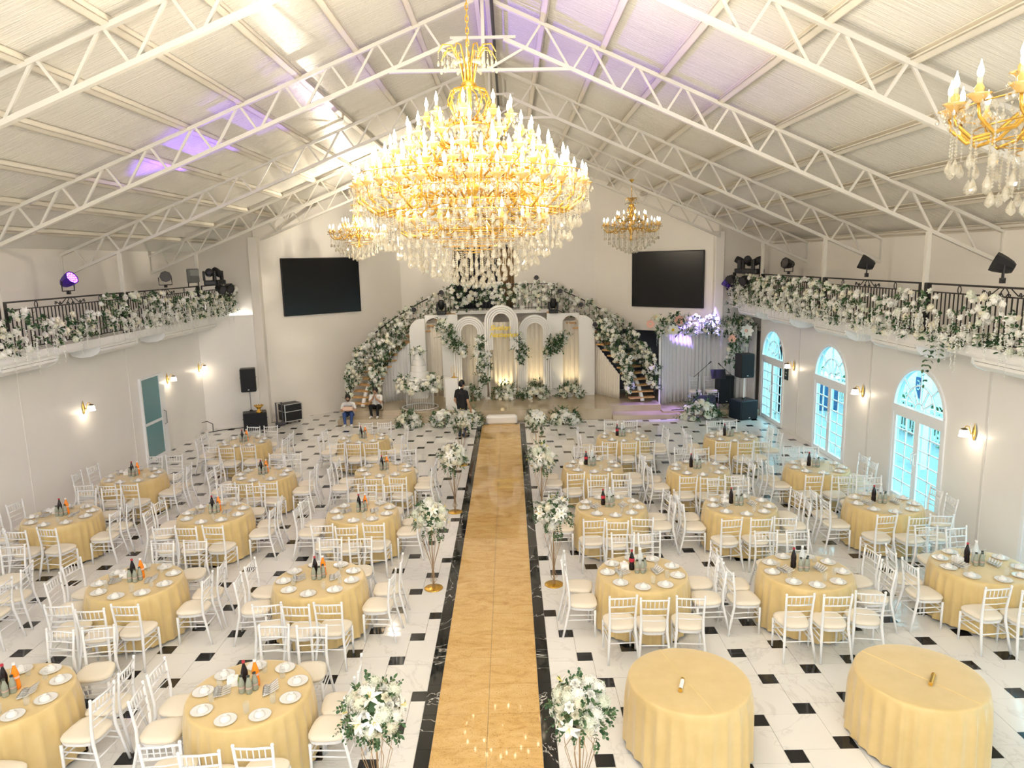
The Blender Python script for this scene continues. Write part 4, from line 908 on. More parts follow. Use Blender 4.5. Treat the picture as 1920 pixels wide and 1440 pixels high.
for i, (x, y) in enumerate(((7.5, 22.0), (7.45, 23.2))): par('black par light hanging inside the right balcony rail end, %s' % ('nearer', 'farther')[i], x, y, 4.45, (4, 20, 3))
t = thing('flood_panel_light', 'flat grey flood light panel on the left balcony rail', 'stage light', (-8.7, 20.95, 4.63)); 
MB().bevbox(-0.04, 0.05, -0.33, 0.33, 0.10, 0.50, 0.02).build('panel_housing', mat('grey_metal', (0.12, 0.13, 0.13), 0.5), t); MB().box(0.05, 0.055, -0.29, 0.29, 0.30, 0.47).build('panel_glass', mat('panel_glass', (0.22, 0.24, 0.24), 0.2), t); MB().tube([(0, -0.3, 0.3), (0, -0.34, 0.0), (0, 0.34, 0.0), (0, 0.3, 0.3)], 0.015, 5).build('bracket', M_plastic, t)

# ================================================================== SCREENS ON THE ANGLED WALLS
def screen(lb, a, b_, z0, z1):
    a = Vector((*a, 0)); b_ = Vector((*b_, 0)); d = (b_ - a); L = d.length; rz = math.atan2(d.y, d.x)
    t = thing('wall_screen', lb, 'screen', (a.x, a.y, z0), rz, 'black wall screens')
    MB().bevbox(0, L, 0.0, 0.075, 0, z1 - z0, 0.01).build('screen_frame', M_plastic, t)
    MB().box(0.03, L - 0.03, -0.004, 0.001, 0.03, z1 - z0 - 0.03).build('display', M_screen, t)
screen('large black screen on the angled wall left of the stage', (-7.12, 24.06), (-4.97, 26.03), 3.49, 5.40)
screen('large black screen on the angled wall right of the stage', (4.76, 26.14), (6.84, 24.26), 3.44, 5.38)
# ================================================================== FLOWER KIT
def petal(mb, M, L, W, curl, n_=3, cup=0.3):
    vs = []; fs = []
    for i in range(n_ + 1):
        t = i / n_; w_ = W * math.sin(PI * (0.12 + 0.80 * t)) ; y = L * t; z = curl * t * t * L
        vs += [(-w_, y, z + cup * w_), (0, y, z), (w_, y, z + cup * w_)]
    for i in range(n_):
        o = i * 3; fs += [(o, o + 1, o + 4, o + 3), (o + 1, o + 2, o + 5, o + 4)]
    mb.add(vs, fs, M)
def rose_mesh(m, seed=0):
    mb = MB(); r_ = random.Random(seed)
    for ly, (n_, L, W, tilt) in enumerate(((6, 0.050, 0.026, 0.5), (5, 0.046, 0.024, 0.95), (4, 0.038, 0.019, 1.25), (3, 0.032, 0.014, 1.45))):
        for k in range(n_):
            a = 2 * PI * k / n_ + ly * 0.5 + r_.uniform(-0.1, 0.1)
            petal(mb, Matrix.Translation((0, 0, -0.01 + 0.004 * ly)) @ Matrix.Rotation(a, 4, 'Z') @ Matrix.Rotation(tilt, 4, 'X'), L, W, -0.25 + 0.15 * ly, 3, 0.5)
    return mb.mesh('rose', m, True)
def hydra_mesh(m, seed=0, R_=0.062, n_=46):
    mb = MB(); mb.ball((0, 0, 0.0), R_ * 0.86, 8, 5); ga = 2.39996
    for i in range(n_):
        z = 1 - 1.55 * i / n_; r_ = math.sqrt(max(0, 1 - z * z)); d = Vector((r_ * math.cos(i * ga), r_ * math.sin(i * ga), z))
        M = Matrix.Translation(d * R_) @ d.to_track_quat('Z', 'Y').to_matrix().to_4x4() @ Matrix.Rotation(i * 1.7, 4, 'Z')
        s_ = R_ * 0.26
        mb.add([(0, 0, 0.002), (s_, s_ * 0.4, 0.006), (s_ * 0.4, s_, 0.006), (-s_ * 0.4, s_, 0.004), (-s_, s_ * 0.4, 0.006), (-s_, -s_ * 0.4, 0.004), (-s_ * 0.4, -s_, 0.006), (s_ * 0.4, -s_, 0.004), (s_, -s_ * 0.4, 0.006)], [(0, 1, 2), (0, 3, 4), (0, 5, 6), (0, 7, 8)], M)
    return mb.mesh('hydrangea', m)
def lily_mesh(m):
    mb = MB()
    for k in range(6): petal(mb, Matrix.Rotation(PI * k / 3, 4, 'Z') @ Matrix.Rotation(0.75 - 0.12 * (k % 2), 4, 'X'), 0.115, 0.026, -0.55, 5, 0.35)
    mb.cur = 1
    for k in range(5): a = 1.25 * k; mb.tube([(0, 0, 0.01), (0.012 * math.cos(a), 0.012 * math.sin(a), 0.05), (0.02 * math.cos(a), 0.02 * math.sin(a), 0.075)], [0.002, 0.002, 0.004], 4)
    return mb.mesh('lily', [m, M_heart], True)
def pom_mesh(m, seed, R_=0.06):      # cheaper bloom for the distant garlands
    mb = MB(); r_ = random.Random(seed); n_, k_ = 8, 5; vs = []; fs = []
    for i in range(k_ + 1):
        for j in range(n_):
            t = PI * i / k_; a = 2 * PI * j / n_ + 0.4 * (i % 2); q = R_ * (1 + r_.uniform(-0.16, 0.16)) * (1.0 if i < k_ else 0.8)
            vs.append((q * math.sin(t) * math.cos(a), q * math.sin(t) * math.sin(a), q * 0.8 * math.cos(t)))
    for i in range(k_):
        for j in range(n_): l = (j + 1) % n_; fs.append((i * n_ + j, (i + 1) * n_ + j, (i + 1) * n_ + l, i * n_ + l))
    mb.add(vs, fs)
    for k in range(7): a = k * 0.9; petal(mb, Matrix.Rotation(a, 4, 'Z') @ Matrix.Rotation(0.35 + 0.12 * (k % 3), 4, 'X'), R_ * 1.25, R_ * 0.42, -0.3, 2, 0.4)
    return mb.mesh('bloom', m)
ROSE = [rose_mesh(M_bloom, 1), rose_mesh(M_bloomc, 2), rose_mesh(M_bloom, 3)]
HYD = [hydra_mesh(M_bloom, 1), hydra_mesh(M_bloomg, 2), hydra_mesh(M_bloomc, 3)]
LILY = lily_mesh(M_bloom)
POM = [pom_mesh(M_bloom, 1), pom_mesh(M_bloom, 2), pom_mesh(M_bloomc, 3), pom_mesh(M_bloomg, 4), rose_mesh(M_bloom, 5), pom_mesh(M_bloom, 6)]
def leaf(mb, p, d, L, W, up=Vector((0, 0, 1))):
    d = d.normalized(); s_ = d.cross(up)
    s_ = s_.normalized() if s_.length > 1e-4 else Vector((1, 0, 0)); u = s_.cross(d)
    mb.add([p, p + d * L * 0.3 + s_ * W * 0.8 + u * L * 0.06, p + d * L * 0.7 + s_ * W * 0.75 + u * L * 0.05, p + d * L, p + d * L * 0.7 - s_ * W * 0.75 + u * L * 0.05, p + d * L * 0.3 - s_ * W * 0.8 + u * L * 0.06, p + d * L * 0.5], [(0, 1, 6), (1, 2, 6), (2, 3, 6), (3, 4, 6), (4, 5, 6), (5, 0, 6)])
def spray(mb, p, d, L, n_, LL, LW, r_, droop=0.25):
    p = Vector(p); d = Vector(d).normalized(); q = p.copy()
    for k in range(n_):
        t = (k + 1) / n_; d2 = (d + Vector((0, 0, -droop * t))).normalized(); q = p + d2 * L * t
        side = d2.cross(Vector((r_.uniform(-1, 1), r_.uniform(-1, 1), r_.uniform(-0.4, 1)))).normalized()
        for s_ in ((1, -1) if k < n_ - 1 else (0,)):
            leaf(mb, q, d2 * 0.6 + side * s_ if s_ else d2, LL * r_.uniform(0.7, 1.15), LW, Vector((r_.uniform(-0.4, 0.4), r_.uniform(-0.4, 0.4), 1)))
def spray_mesh(n_, L, LL, LW, seed):
    mb = MB(); r_ = random.Random(seed); mb.cur = 1; mb.tube([(0, 0, 0), (0, L * 0.5, -0.02 * L), (0, L, -0.1 * L)], 0.0022, 3); mb.cur = 0
    spray(mb, (0, 0, 0), (0, 1, 0.05), L, n_, LL, LW, r_); return mb.mesh('leaf_spray', [M_leaf, M_twig])
SPR = [spray_mesh(5, 0.15, 0.06, 0.024, 1), spray_mesh(6, 0.18, 0.055, 0.027, 2), spray_mesh(4, 0.13, 0.085, 0.024, 3), spray_mesh(7, 0.26, 0.045, 0.023, 4)]
def wist_mesh(L, seed):
    mb = MB(); r_ = random.Random(seed); n_ = int(L / 0.026)
    for k in range(n_):
        z = -L * k / n_; w_ = 0.034 * (1 - 0.6 * k / n_)
        xx, yy = r_.uniform(-0.012, 0.012), r_.uniform(-0.012, 0.012); q = w_ * r_.uniform(0.5, 0.8)
        mb.add([(xx + q, yy, z), (xx, yy + q, z), (xx - q, yy, z), (xx, yy - q, z), (xx, yy, z + q * 0.8), (xx, yy, z - q * 0.9)], [(0, 1, 4), (1, 2, 4), (2, 3, 4), (3, 0, 4), (1, 0, 5), (2, 1, 5), (3, 2, 5), (0, 3, 5)])
    return mb.mesh('hanging_strand', M_wister)
WIST = [wist_mesh(0.35, 1), wist_mesh(0.5, 2), wist_mesh(0.28, 3), wist_mesh(0.62, 4)]
def face(d, roll=0.0): return (Vector(d).normalized().to_track_quat('Z', 'Y').to_matrix() @ Matrix.Rotation(roll, 3, 'Z')).to_euler()
def arrangement(name, label, base, pts, nb, nl, seed, group, blooms=POM, bs=(0.8, 1.3), leafs=(0.07, 0.02), strands=(), sprays=0, cat='flower arrangement', parent=None, lsp=0.18):
    """pts(r) -> (offset, outward direction); blooms are parts, the small foliage one joined part"""
    r_ = random.Random(seed)
    t = parent or thing(name, label, cat, base, 0, group)
    mb = MB()
    for k in range(nl):
        p, d = pts(r_); d = Vector(d); spray(mb, Vector(p) - d * 0.05, d + Vector((r_.uniform(-0.7, 0.7), r_.uniform(-0.7, 0.7), r_.uniform(-0.3, 0.5))), r_.uniform(0.6, 1.25) * lsp, 4, leafs[0], leafs[1], r_)
    if mb.f: mb.build('foliage', M_leaf, t, kind='stuff')
    for k in range(nb):
        p, d = pts(r_); d = Vector(d) + Vector((r_.uniform(-0.3, 0.3), r_.uniform(-0.3, 0.3), r_.uniform(-0.1, 0.35)))
        me = r_.choice(blooms)
        obj(me.name.split('.')[0], me, t, p, face(d, r_.uniform(0, 6)), r_.uniform(*bs))
    for k in range(sprays):
        p, d = pts(r_); d = Vector(d) + Vector((r_.uniform(-0.6, 0.6), r_.uniform(-0.6, 0.6), r_.uniform(-0.4, 0.5)))
        q = d.normalized().to_track_quat('Y', 'Z').to_euler(); obj('leaf_spray', r_.choice(SPR), t, Vector(p) * 0.92, q, r_.uniform(0.8, 1.3))
    for (sx, sy, sz, k) in strands: obj('hanging_strand', WIST[k % 4], t, (sx, sy, sz), (0, 0, r_.uniform(0, 6)))
    return t
def blob(rx, ry, rz, zmin=-1.0, cx=0, cy=0, cz=0, shell=0.75):
    def f(r_):
        while True:
            d = Vector((r_.gauss(0, 1), r_.gauss(0, 1), r_.gauss(0, 1))).normalized()
            if d.z >= zmin: break
        k = r_.uniform(shell, 1.0); return (cx + d.x * rx * k, cy + d.y * ry * k, cz + d.z * rz * k), (d.x, d.y, d.z)
    return f

# ------------------------------------------------------------------ aisle flower stands
def flower_stand(lb, x, y, seed):
    t = thing('flower_stand', lb, 'flower stand', (x, y, 0), seed * 0.7, 'flower stands along the aisle')
    MB().lathe([(0.0, 0.0), (0.15, 0.0), (0.152, 0.008), (0.14, 0.014), (0.03, 0.02), (0.0, 0.02)], 28).build('base_plate', M_goldm, t, True)
    MB().tube([(0, 0, 0.015), (0, 0, 1.0)], 0.009, 8).build('stem', M_wire, t)
    for k in range(8):
        a = 2 * PI * k / 8; c, s_ = math.cos(a), math.sin(a)
        MB().tube([(0.012 * c, 0.012 * s_, 0.30), (0.03 * c, 0.03 * s_, 0.42), (0.145 * c, 0.145 * s_, 0.80), (0.15 * c, 0.15 * s_, 0.835), (0.06 * c, 0.06 * s_, 0.93), (0.10 * c, 0.10 * s_, 1.03)], 0.0035, 4).build('cage_wire', M_wire, t)
    for k in range(6):
        a = 2 * PI * k / 6; c, s_ = math.cos(a), math.sin(a)
        MB().tube([(0.012 * c, 0.012 * s_, 0.30), (0.025 * c, 0.025 * s_, 0.22), (0.055 * c, 0.055 * s_, 0.14), (0.012 * c, 0.012 * s_, 0.09), (0.03 * c, 0.03 * s_, 0.016)], 0.0035, 4).build('foot_wire', M_wire, t)
    r_ = random.Random(seed)
    b = obj('bouquet', MB().ball((0, 0, 0), 0.215, 10, 6).mesh('bouquet_core', M_leaf), t, (0, 0, 1.2), (0, 0, 0), 0.8)
    ga = 2.39996; n_ = 54
    for i in range(n_):
        z = 1 - 1.72 * (i + 0.5) / n_; rr = math.sqrt(1 - z * z); a = i * ga + r_.uniform(-0.15, 0.15); d = Vector((rr * math.cos(a), rr * math.sin(a), z))
        q = r_.random(); me = LILY if q < 0.17 else (r_.choice(HYD) if q < 0.56 else r_.choice(ROSE)); R_ = 0.25 + r_.uniform(-0.02, 0.05) + (0.02 if me is LILY else 0)
        obj(me.name.split('.')[0], me, b, d * R_, face(d + Vector((r_.uniform(-0.25, 0.25), r_.uniform(-0.25, 0.25), 0.1)), r_.uniform(0, 6)), r_.uniform(1.15, 1.5) * (1.0 if me is not LILY else 0.78))
    for i in range(52):
        d = Vector((r_.gauss(0, 1), r_.gauss(0, 1), r_.gauss(0, 0.8) - 0.05)).normalized(); q = (d + Vector((0, 0, r_.uniform(-0.3, 0.2)))).normalized().to_track_quat('Y', 'Z').to_euler()
        obj('leaf_spray', r_.choice(SPR), b, d * r_.uniform(0.21, 0.30), q, r_.uniform(0.65, 0.95))
    for i in range(5):
        a = r_.uniform(0, 6.28); obj('leaf_spray', SPR[3], b, (0.2 * math.cos(a), 0.2 * math.sin(a), -0.16), Vector((0.35 * math.cos(a), 0.35 * math.sin(a), -1)).to_track_quat('Y', 'Z').to_euler(), 1.1)
    return t
for lb, x, y, sd in (('left of the aisle, nearest the camera', -0.95, 5.92, 2), ('right of the aisle, nearest the camera', 0.9, 5.92, 5), ('left of the aisle, second from the camera', -0.97, 10.9, 3), ('right of the aisle, second from the camera', 0.97, 10.94, 4),
                     ('left of the aisle, third from the camera', -0.88, 14.46, 6), ('right of the aisle, third from the camera', 0.93, 14.3, 7), ('left of the aisle, farthest', -0.95, 18.0, 8), ('right of the aisle, farthest', 0.95, 17.8, 9)):
    flower_stand('wire stand with white flower ball ' + lb, x, y, sd)

# ------------------------------------------------------------------ balcony garlands
def rail_garland(lb, x, y0, y1, side, nb, nl, seed, z0=3.72, z1=4.5, ns=6):
    r_ = random.Random(seed)
    def f(q): return (q.uniform(0.02, 0.17) * side, q.uniform(y0, y1) - (y0 + y1) / 2, z0 + (z1 - z0) * q.random() ** 1.15), (side, q.uniform(-0.5, 0.5), q.uniform(-0.1, 0.6))
    st_ = [(side * r_.uniform(0.14, 0.26), r_.uniform(y0, y1) - (y0 + y1) / 2, r_.uniform(3.75, 4.2), r_.randrange(4)) for _ in range(int(ns * 1.6))]
    arrangement('rail_garland', lb, (x, (y0 + y1) / 2, 0), f, int(nb * 1.7), int(nl * 1.1), seed, 'garlands on the balcony railings', bs=(0.65, 1.25), leafs=(0.08, 0.03), lsp=0.15, strands=st_, cat='garland')
CN = ['nearest', 'second', 'third', 'fourth', 'fifth', 'sixth', 'seventh', 'eighth', 'ninth', 'tenth', 'eleventh', 'twelfth']
for i, (y0, y1, nb, nl, za, zb_, ns) in enumerate(((12.4, 13.5, 26, 26, 3.72, 4.5, 8), (13.6, 14.3, 8, 10, 3.72, 4.3, 4), (14.3, 15.7, 34, 34, 3.74, 4.28, 4), (15.9, 16.6, 7, 26, 3.8, 4.6, 3), (16.6, 17.6, 26, 26, 3.8, 4.62, 9), (17.7, 18.9, 34, 34, 3.72, 4.55, 9), (18.9, 20.2, 38, 36, 3.72, 4.35, 10), (20.2, 21.5, 40, 40, 3.72, 4.5, 10), (21.5, 22.6, 36, 36, 3.72, 4.4, 9), (22.6, 23.8, 30, 34, 3.75, 4.55, 9))):
    rail_garland('white flower garland on the left balcony rail, %s from the camera' % CN[i], -8.70, y0, y1, 1, nb, nl, 100 + i, za, zb_, ns)
for i, (y0, y1, nb, nl, za, zb_, ns) in enumerate(((9.6, 10.6, 22, 20, 3.7, 4.3, 5), (10.6, 11.6, 26, 24, 3.7, 4.5, 8), (11.7, 12.5, 14, 16, 3.62, 4.2, 6), (12.5, 13.6, 30, 26, 3.62, 4.5, 10), (13.7, 14.9, 26, 24, 3.62, 4.35, 8), (14.9, 16.1, 34, 30, 3.6, 4.5, 9), (16.1, 17.4, 34, 30, 3.66, 4.5, 10), (17.4, 18.7, 38, 32, 3.62, 4.6, 10), (18.7, 20.0, 38, 34, 3.7, 4.6, 10), (20.0, 21.4, 40, 36, 3.7, 4.55, 10), (21.4, 22.6, 36, 34, 3.7, 4.6, 10), (22.6, 23.9, 34, 34, 3.6, 4.5, 10))):
    rail_garland('white flower garland on the right balcony rail, %s from the camera' % CN[i], 7.74, y0, y1, -1, nb, nl, 200 + i, za, zb_, ns)
# a long green tail hanging from the right balcony
mb = MB(); r_ = random.Random(5)
for (dy, L, n_) in ((0, 0.95, 11), (0.14, 0.7, 8), (-0.12, 0.45, 6)): spray(mb, (0, dy, 0), (-0.1, 0.12 * (1 if dy >= 0 else -1), -1), L, n_, 0.10, 0.028, r_, 0)
tag(mb.build('trailing_greenery', M_leaf, None, loc=(7.58, 12.15, 3.85)), 'dark green leafy tail trailing below the right balcony garland', 'greenery')

# ================================================================== STAGE
def plat(name, lb, x0, x1, y0, y1, z1, m=None): tag(MB().bevbox(x0, x1, y0, y1, 0.0, z1, 0.008).build(name, m or M_stage), lb, 'stage platform', 'stage platforms')
plat('stage_platform', 'brown glossy main stage platform below the arches', -3.3, 3.62, 22.98, 27.28, 0.36)
plat('stage_step', 'brown lower step at the foot of the left staircase', -5.3, -3.3, 22.9, 23.4, 0.18)
plat('stage_platform', 'brown raised platform under the left staircase', -5.0, -3.305, 23.4, 25.6, 0.36)
plat('stage_step', 'brown low step at the foot of the right staircase', 3.62, 5.85, 22.8, 23.45, 0.15)
plat('stage_platform', 'brown raised platform under the right staircase', 3.625, 5.3, 23.45, 25.6, 0.36)
plat('stage_platform', 'purple lit platform of the band corner', 5.3, 8.45, 23.1, 25.1, 0.2)
tag(MB().bevbox(-0.5, 0.5, -0.17, 0.17, 0, 0.27, 0.05).build('padded_step', M_paper, None, loc=(0.03, 22.72, 0)), 'white padded step at the aisle end before the stage', 'step')

# ------------------------------------------------------------------ backdrop of arches
YB = 25.4; ZS = 0.36
def hollow_arch(mb, cx, r0, r1, zt, y0, y1, z0=ZS, K=18):
    """an arch band between radii r0 and r1 whose outer crown reaches zt"""
    zc = zt - r1; I = []; O = []
    for k in range(K + 1):
        a = PI * k / K; I.append((cx - r0 * math.cos(a), zc + r0 * math.sin(a))); O.append((cx - r1 * math.cos(a), zc + r1 * math.sin(a)))
    I = [(cx - r0, z0)] + I + [(cx + r0, z0)]; O = [(cx - r1, z0)] + O + [(cx + r1, z0)]
    for yy in (y0, y1): mb.strip([(p[0], yy, p[1]) for p in I], [(p[0], yy, p[1]) for p in O])
    mb.strip([(p[0], y0, p[1]) for p in I], [(p[0], y1, p[1]) for p in I]); mb.strip([(p[0], y0, p[1]) for p in O], [(p[0], y1, p[1]) for p in O])
def ribbed_arch(lb, cx, r1, r0, zt, y, n_=4, z0=ZS):
    t = thing('arch_frame', lb, 'arch', (0, y, 0), 0, 'white ribbed arches'); w_ = (r1 - r0) / n_
    for k in range(n_):
        mb = MB(); hollow_arch(mb, cx, r1 - w_ * (k + 1) + 0.006, r1 - w_ * k - 0.006, zt - w_ * k - 0.006, -0.06 + 0.02 * k, 0.10, z0); mb.build('arch_rib', M_back, t)
    mb = MB(); hollow_arch(mb, cx, r0, r1, zt, 0.05, 0.11, z0); mb.build('arch_back', M_back, t)
    if z0 > ZS:
        for x_ in (cx - r1 + 0.02, cx - r1 + 0.14, cx + r1 - 0.14, cx + r1 - 0.02): MB().bar((x_, 0.03, ZS), (x_, 0.03, z0 + 0.02), 0.035).build('leg_rod', M_back, t)
        for s_ in (-1, 1): MB().box(cx + s_ * (r1 - 0.08) - 0.1, cx + s_ * (r1 - 0.08) + 0.1, -0.05, 0.12, ZS, ZS + 0.05).build('leg_foot', M_back, t)
ribbed_arch('tall white ribbed arch at the centre of the backdrop', 0.05, 0.59, 0.29, 3.66, YB - 0.35, z0=2.1)
ribbed_arch('lower white ribbed arch left of the central arch', -1.09, 0.57, 0.28, 3.27, YB)
ribbed_arch('lower white ribbed arch right of the central arch', 1.23, 0.57, 0.28, 3.27, YB)
def wall_panel(lb, x0, x1, zt, ax0, ax1, azt, y):
    """flat white panel with one arched opening, seen half covered by its neighbour"""
    mb = MB(); r = (ax1 - ax0) / 2; c = (ax0 + ax1) / 2; zc = azt - r; K = 14
    pts = [(c - r * math.cos(PI * k / K), zc + r * math.sin(PI * k / K)) for k in range(K + 1)]
    for yy in (y, y + 0.06): mb.strip([(p[0], yy, p[1]) for p in pts], [(p[0], yy, zt) for p in pts])
    mb.strip([(p[0], y, p[1]) for p in pts], [(p[0], y + 0.06, p[1]) for p in pts])
    mb.box(x0, ax0, y, y + 0.06, ZS, zt); mb.box(ax1, x1, y, y + 0.06, ZS, zt); mb.box(ax0, ax1, y, y + 0.06, zt - 0.005, zt)
    tag(mb.build('backdrop_panel', M_back), lb, 'backdrop panel', 'white backdrop panels')
wall_panel('flat white backdrop panel with arched opening, left part', -2.66, -1.5, 3.33, -2.64, -2.08, 3.22, YB + 0.14)
wall_panel('flat white backdrop panel with arched opening, right part', 1.66, 2.8, 3.30, 2.22, 2.78, 3.2, YB + 0.14)
def half_arch(lb, x0, x1, zt, y, flip):
    r = min(0.45, x1 - x0); P = [(x0, ZS), (x1, ZS)] + [(x1 - (r if not flip else 0) + (0 if flip else r * math.cos(PI / 2 * k / 8)), zt - r + r * math.sin(PI / 2 * k / 8)) if not flip else (x1, zt) for k in range(9)]
    if flip: P = [(x0, ZS), (x1, ZS), (x1, zt)] + [(x0 + r - r * math.sin(PI / 2 * k / 8), zt - r + r * math.cos(PI / 2 * k / 8)) for k in range(9)]
    else: P = [(x0, ZS), (x1, ZS)] + [(x1 - r + r * math.cos(PI / 2 * k / 8), zt - r + r * math.sin(PI / 2 * k / 8)) for k in range(9)] + [(x0, zt)]
    tag(MB().prism(P, y, y + 0.06).build('backdrop_panel', M_back), lb, 'backdrop panel', 'white backdrop panels')
half_arch('white panel with one rounded shoulder, left end of the backdrop', -3.2, -2.65, 3.22, YB + 0.02, True)
half_arch('white panel with one rounded shoulder, right end of the backdrop', 2.79, 3.34, 3.22, YB + 0.02, False)
def drape(name, lb, P, z0, z1, m, wav=0.035, pitch=0.11, cat='curtain', gr='stage drapes', skirt=None):
    mb = MB(); A = [Vector((*p, 0)) for p in P]; L = [0]
    for a, b_ in zip(A[:-1], A[1:]): L.append(L[-1] + (b_ - a).length)
    n_ = max(8, int(L[-1] / pitch * 6)); top = []; bot = []; r_ = random.Random(int(L[-1] * 100)); ph = r_.uniform(0, 6)
    for k in range(n_ + 1):
        s_ = L[-1] * k / n_; i = max(j for j in range(len(L) - 1) if L[j] <= s_ + 1e-9); d = (A[i + 1] - A[i]).normalized(); p = A[i] + d * (s_ - L[i]); nn = Vector((-d.y, d.x, 0))
        w_ = math.sin(2 * PI * s_ / pitch + ph + 0.8 * math.sin(s_ * 5)) * wav
        zz = z1 if skirt is None else z1 + (skirt - z1) * s_ / L[-1]
        top.append(p + nn * w_ * 0.6 + Vector((0, 0, zz))); bot.append(p + nn * w_ * 1.15 + Vector((0, 0, z0)))
    mb.grid([[a.lerp(b_, k / 4) for a, b_ in zip(top, bot)] for k in range(5)])
    o = mb.build(name, m, None, True); md = o.modifiers.new('cloth', 'SOLIDIFY'); md.thickness = 0.006
    tag(o, lb, cat, gr)
drape('backdrop_drape', 'cream drape behind the three backdrop arches', [(-2.75, YB + 0.5), (2.85, YB + 0.5)], ZS, 3.0, M_drape, 0.04, 0.16)
drape('stair_drape', 'cream drape under the left staircase beside the cake', [(-4.15, 24.75), (-3.75, 25.1), (-3.2, 25.3)], ZS, 1.5, M_drapew, 0.03, 0.12, skirt=2.4)
drape('stair_drape', 'cream drape under the right staircase', [(3.36, 25.75), (3.7, 25.2), (4.1, 24.55)], ZS, 2.25, M_drape, 0.03, 0.12, skirt=1.2)
# uplights hidden among the flowers at the foot of the backdrop
for i, x in enumerate((-1.45, 0.1, 1.25, 2.5)):
    t = thing('uplight', 'small warm uplight at the backdrop foot, %s from the left' % ('first', 'second', 'third', 'fourth')[i], 'stage light', (x, YB - 0.12 if i != 1 else YB + 0.2, ZS), 0, 'backdrop uplights')
    MB().lathe([(0.05, 0), (0.05, 0.07), (0.04, 0.07), (0.038, 0.05), (0, 0.05)], 10).build('lamp_can', M_plastic, t)
    L = bpy.data.lights.new('uplight_beam', 'SPOT'); L.energy = 20; L.color = (1.0, 0.78, 0.42); L.spot_size = 1.5; L.spot_blend = 0.7; L.shadow_soft_size = 0.04
    lo = bpy.data.objects.new('uplight_beam', L); COL.objects.link(lo); lo.parent = t; lo.location = (0, 0, 0.1); lo.rotation_euler = Vector((0, 0.35, 1)).to_track_quat('-Z', 'Y').to_euler()
# lettering
def lettering(txt, x, z, size, lb):
    cu = bpy.data.curves.new('lettering', 'FONT'); cu.body = txt; cu.size = size; cu.shear = 0.35; cu.extrude = 0.012; cu.align_x = 'CENTER'; cu.space_character = 0.86; cu.offset = 0.003
    o = bpy.data.objects.new('tmp', cu); COL.objects.link(o); bpy.context.view_layer.update()
    me = bpy.data.meshes.new_from_object(o.evaluated_get(bpy.context.evaluated_depsgraph_get())); bpy.data.objects.remove(o)
    me.materials.clear(); me.materials.append(mat('gold_letter', (0.80, 0.60, 0.05), 0.35, metal=0.2))
    tag(obj('sign_lettering', me, None, (x, YB - 0.45, z), (PI / 2, 0, 0.0)), lb, 'sign', 'gold names')
lettering('Siwakan', 0.0, 2.80, 0.25, 'gold script lettering, upper line of the names on the arch')
lettering('Natthaphon', 0.12, 2.56, 0.23, 'gold script lettering, lower line of the names on the arch')

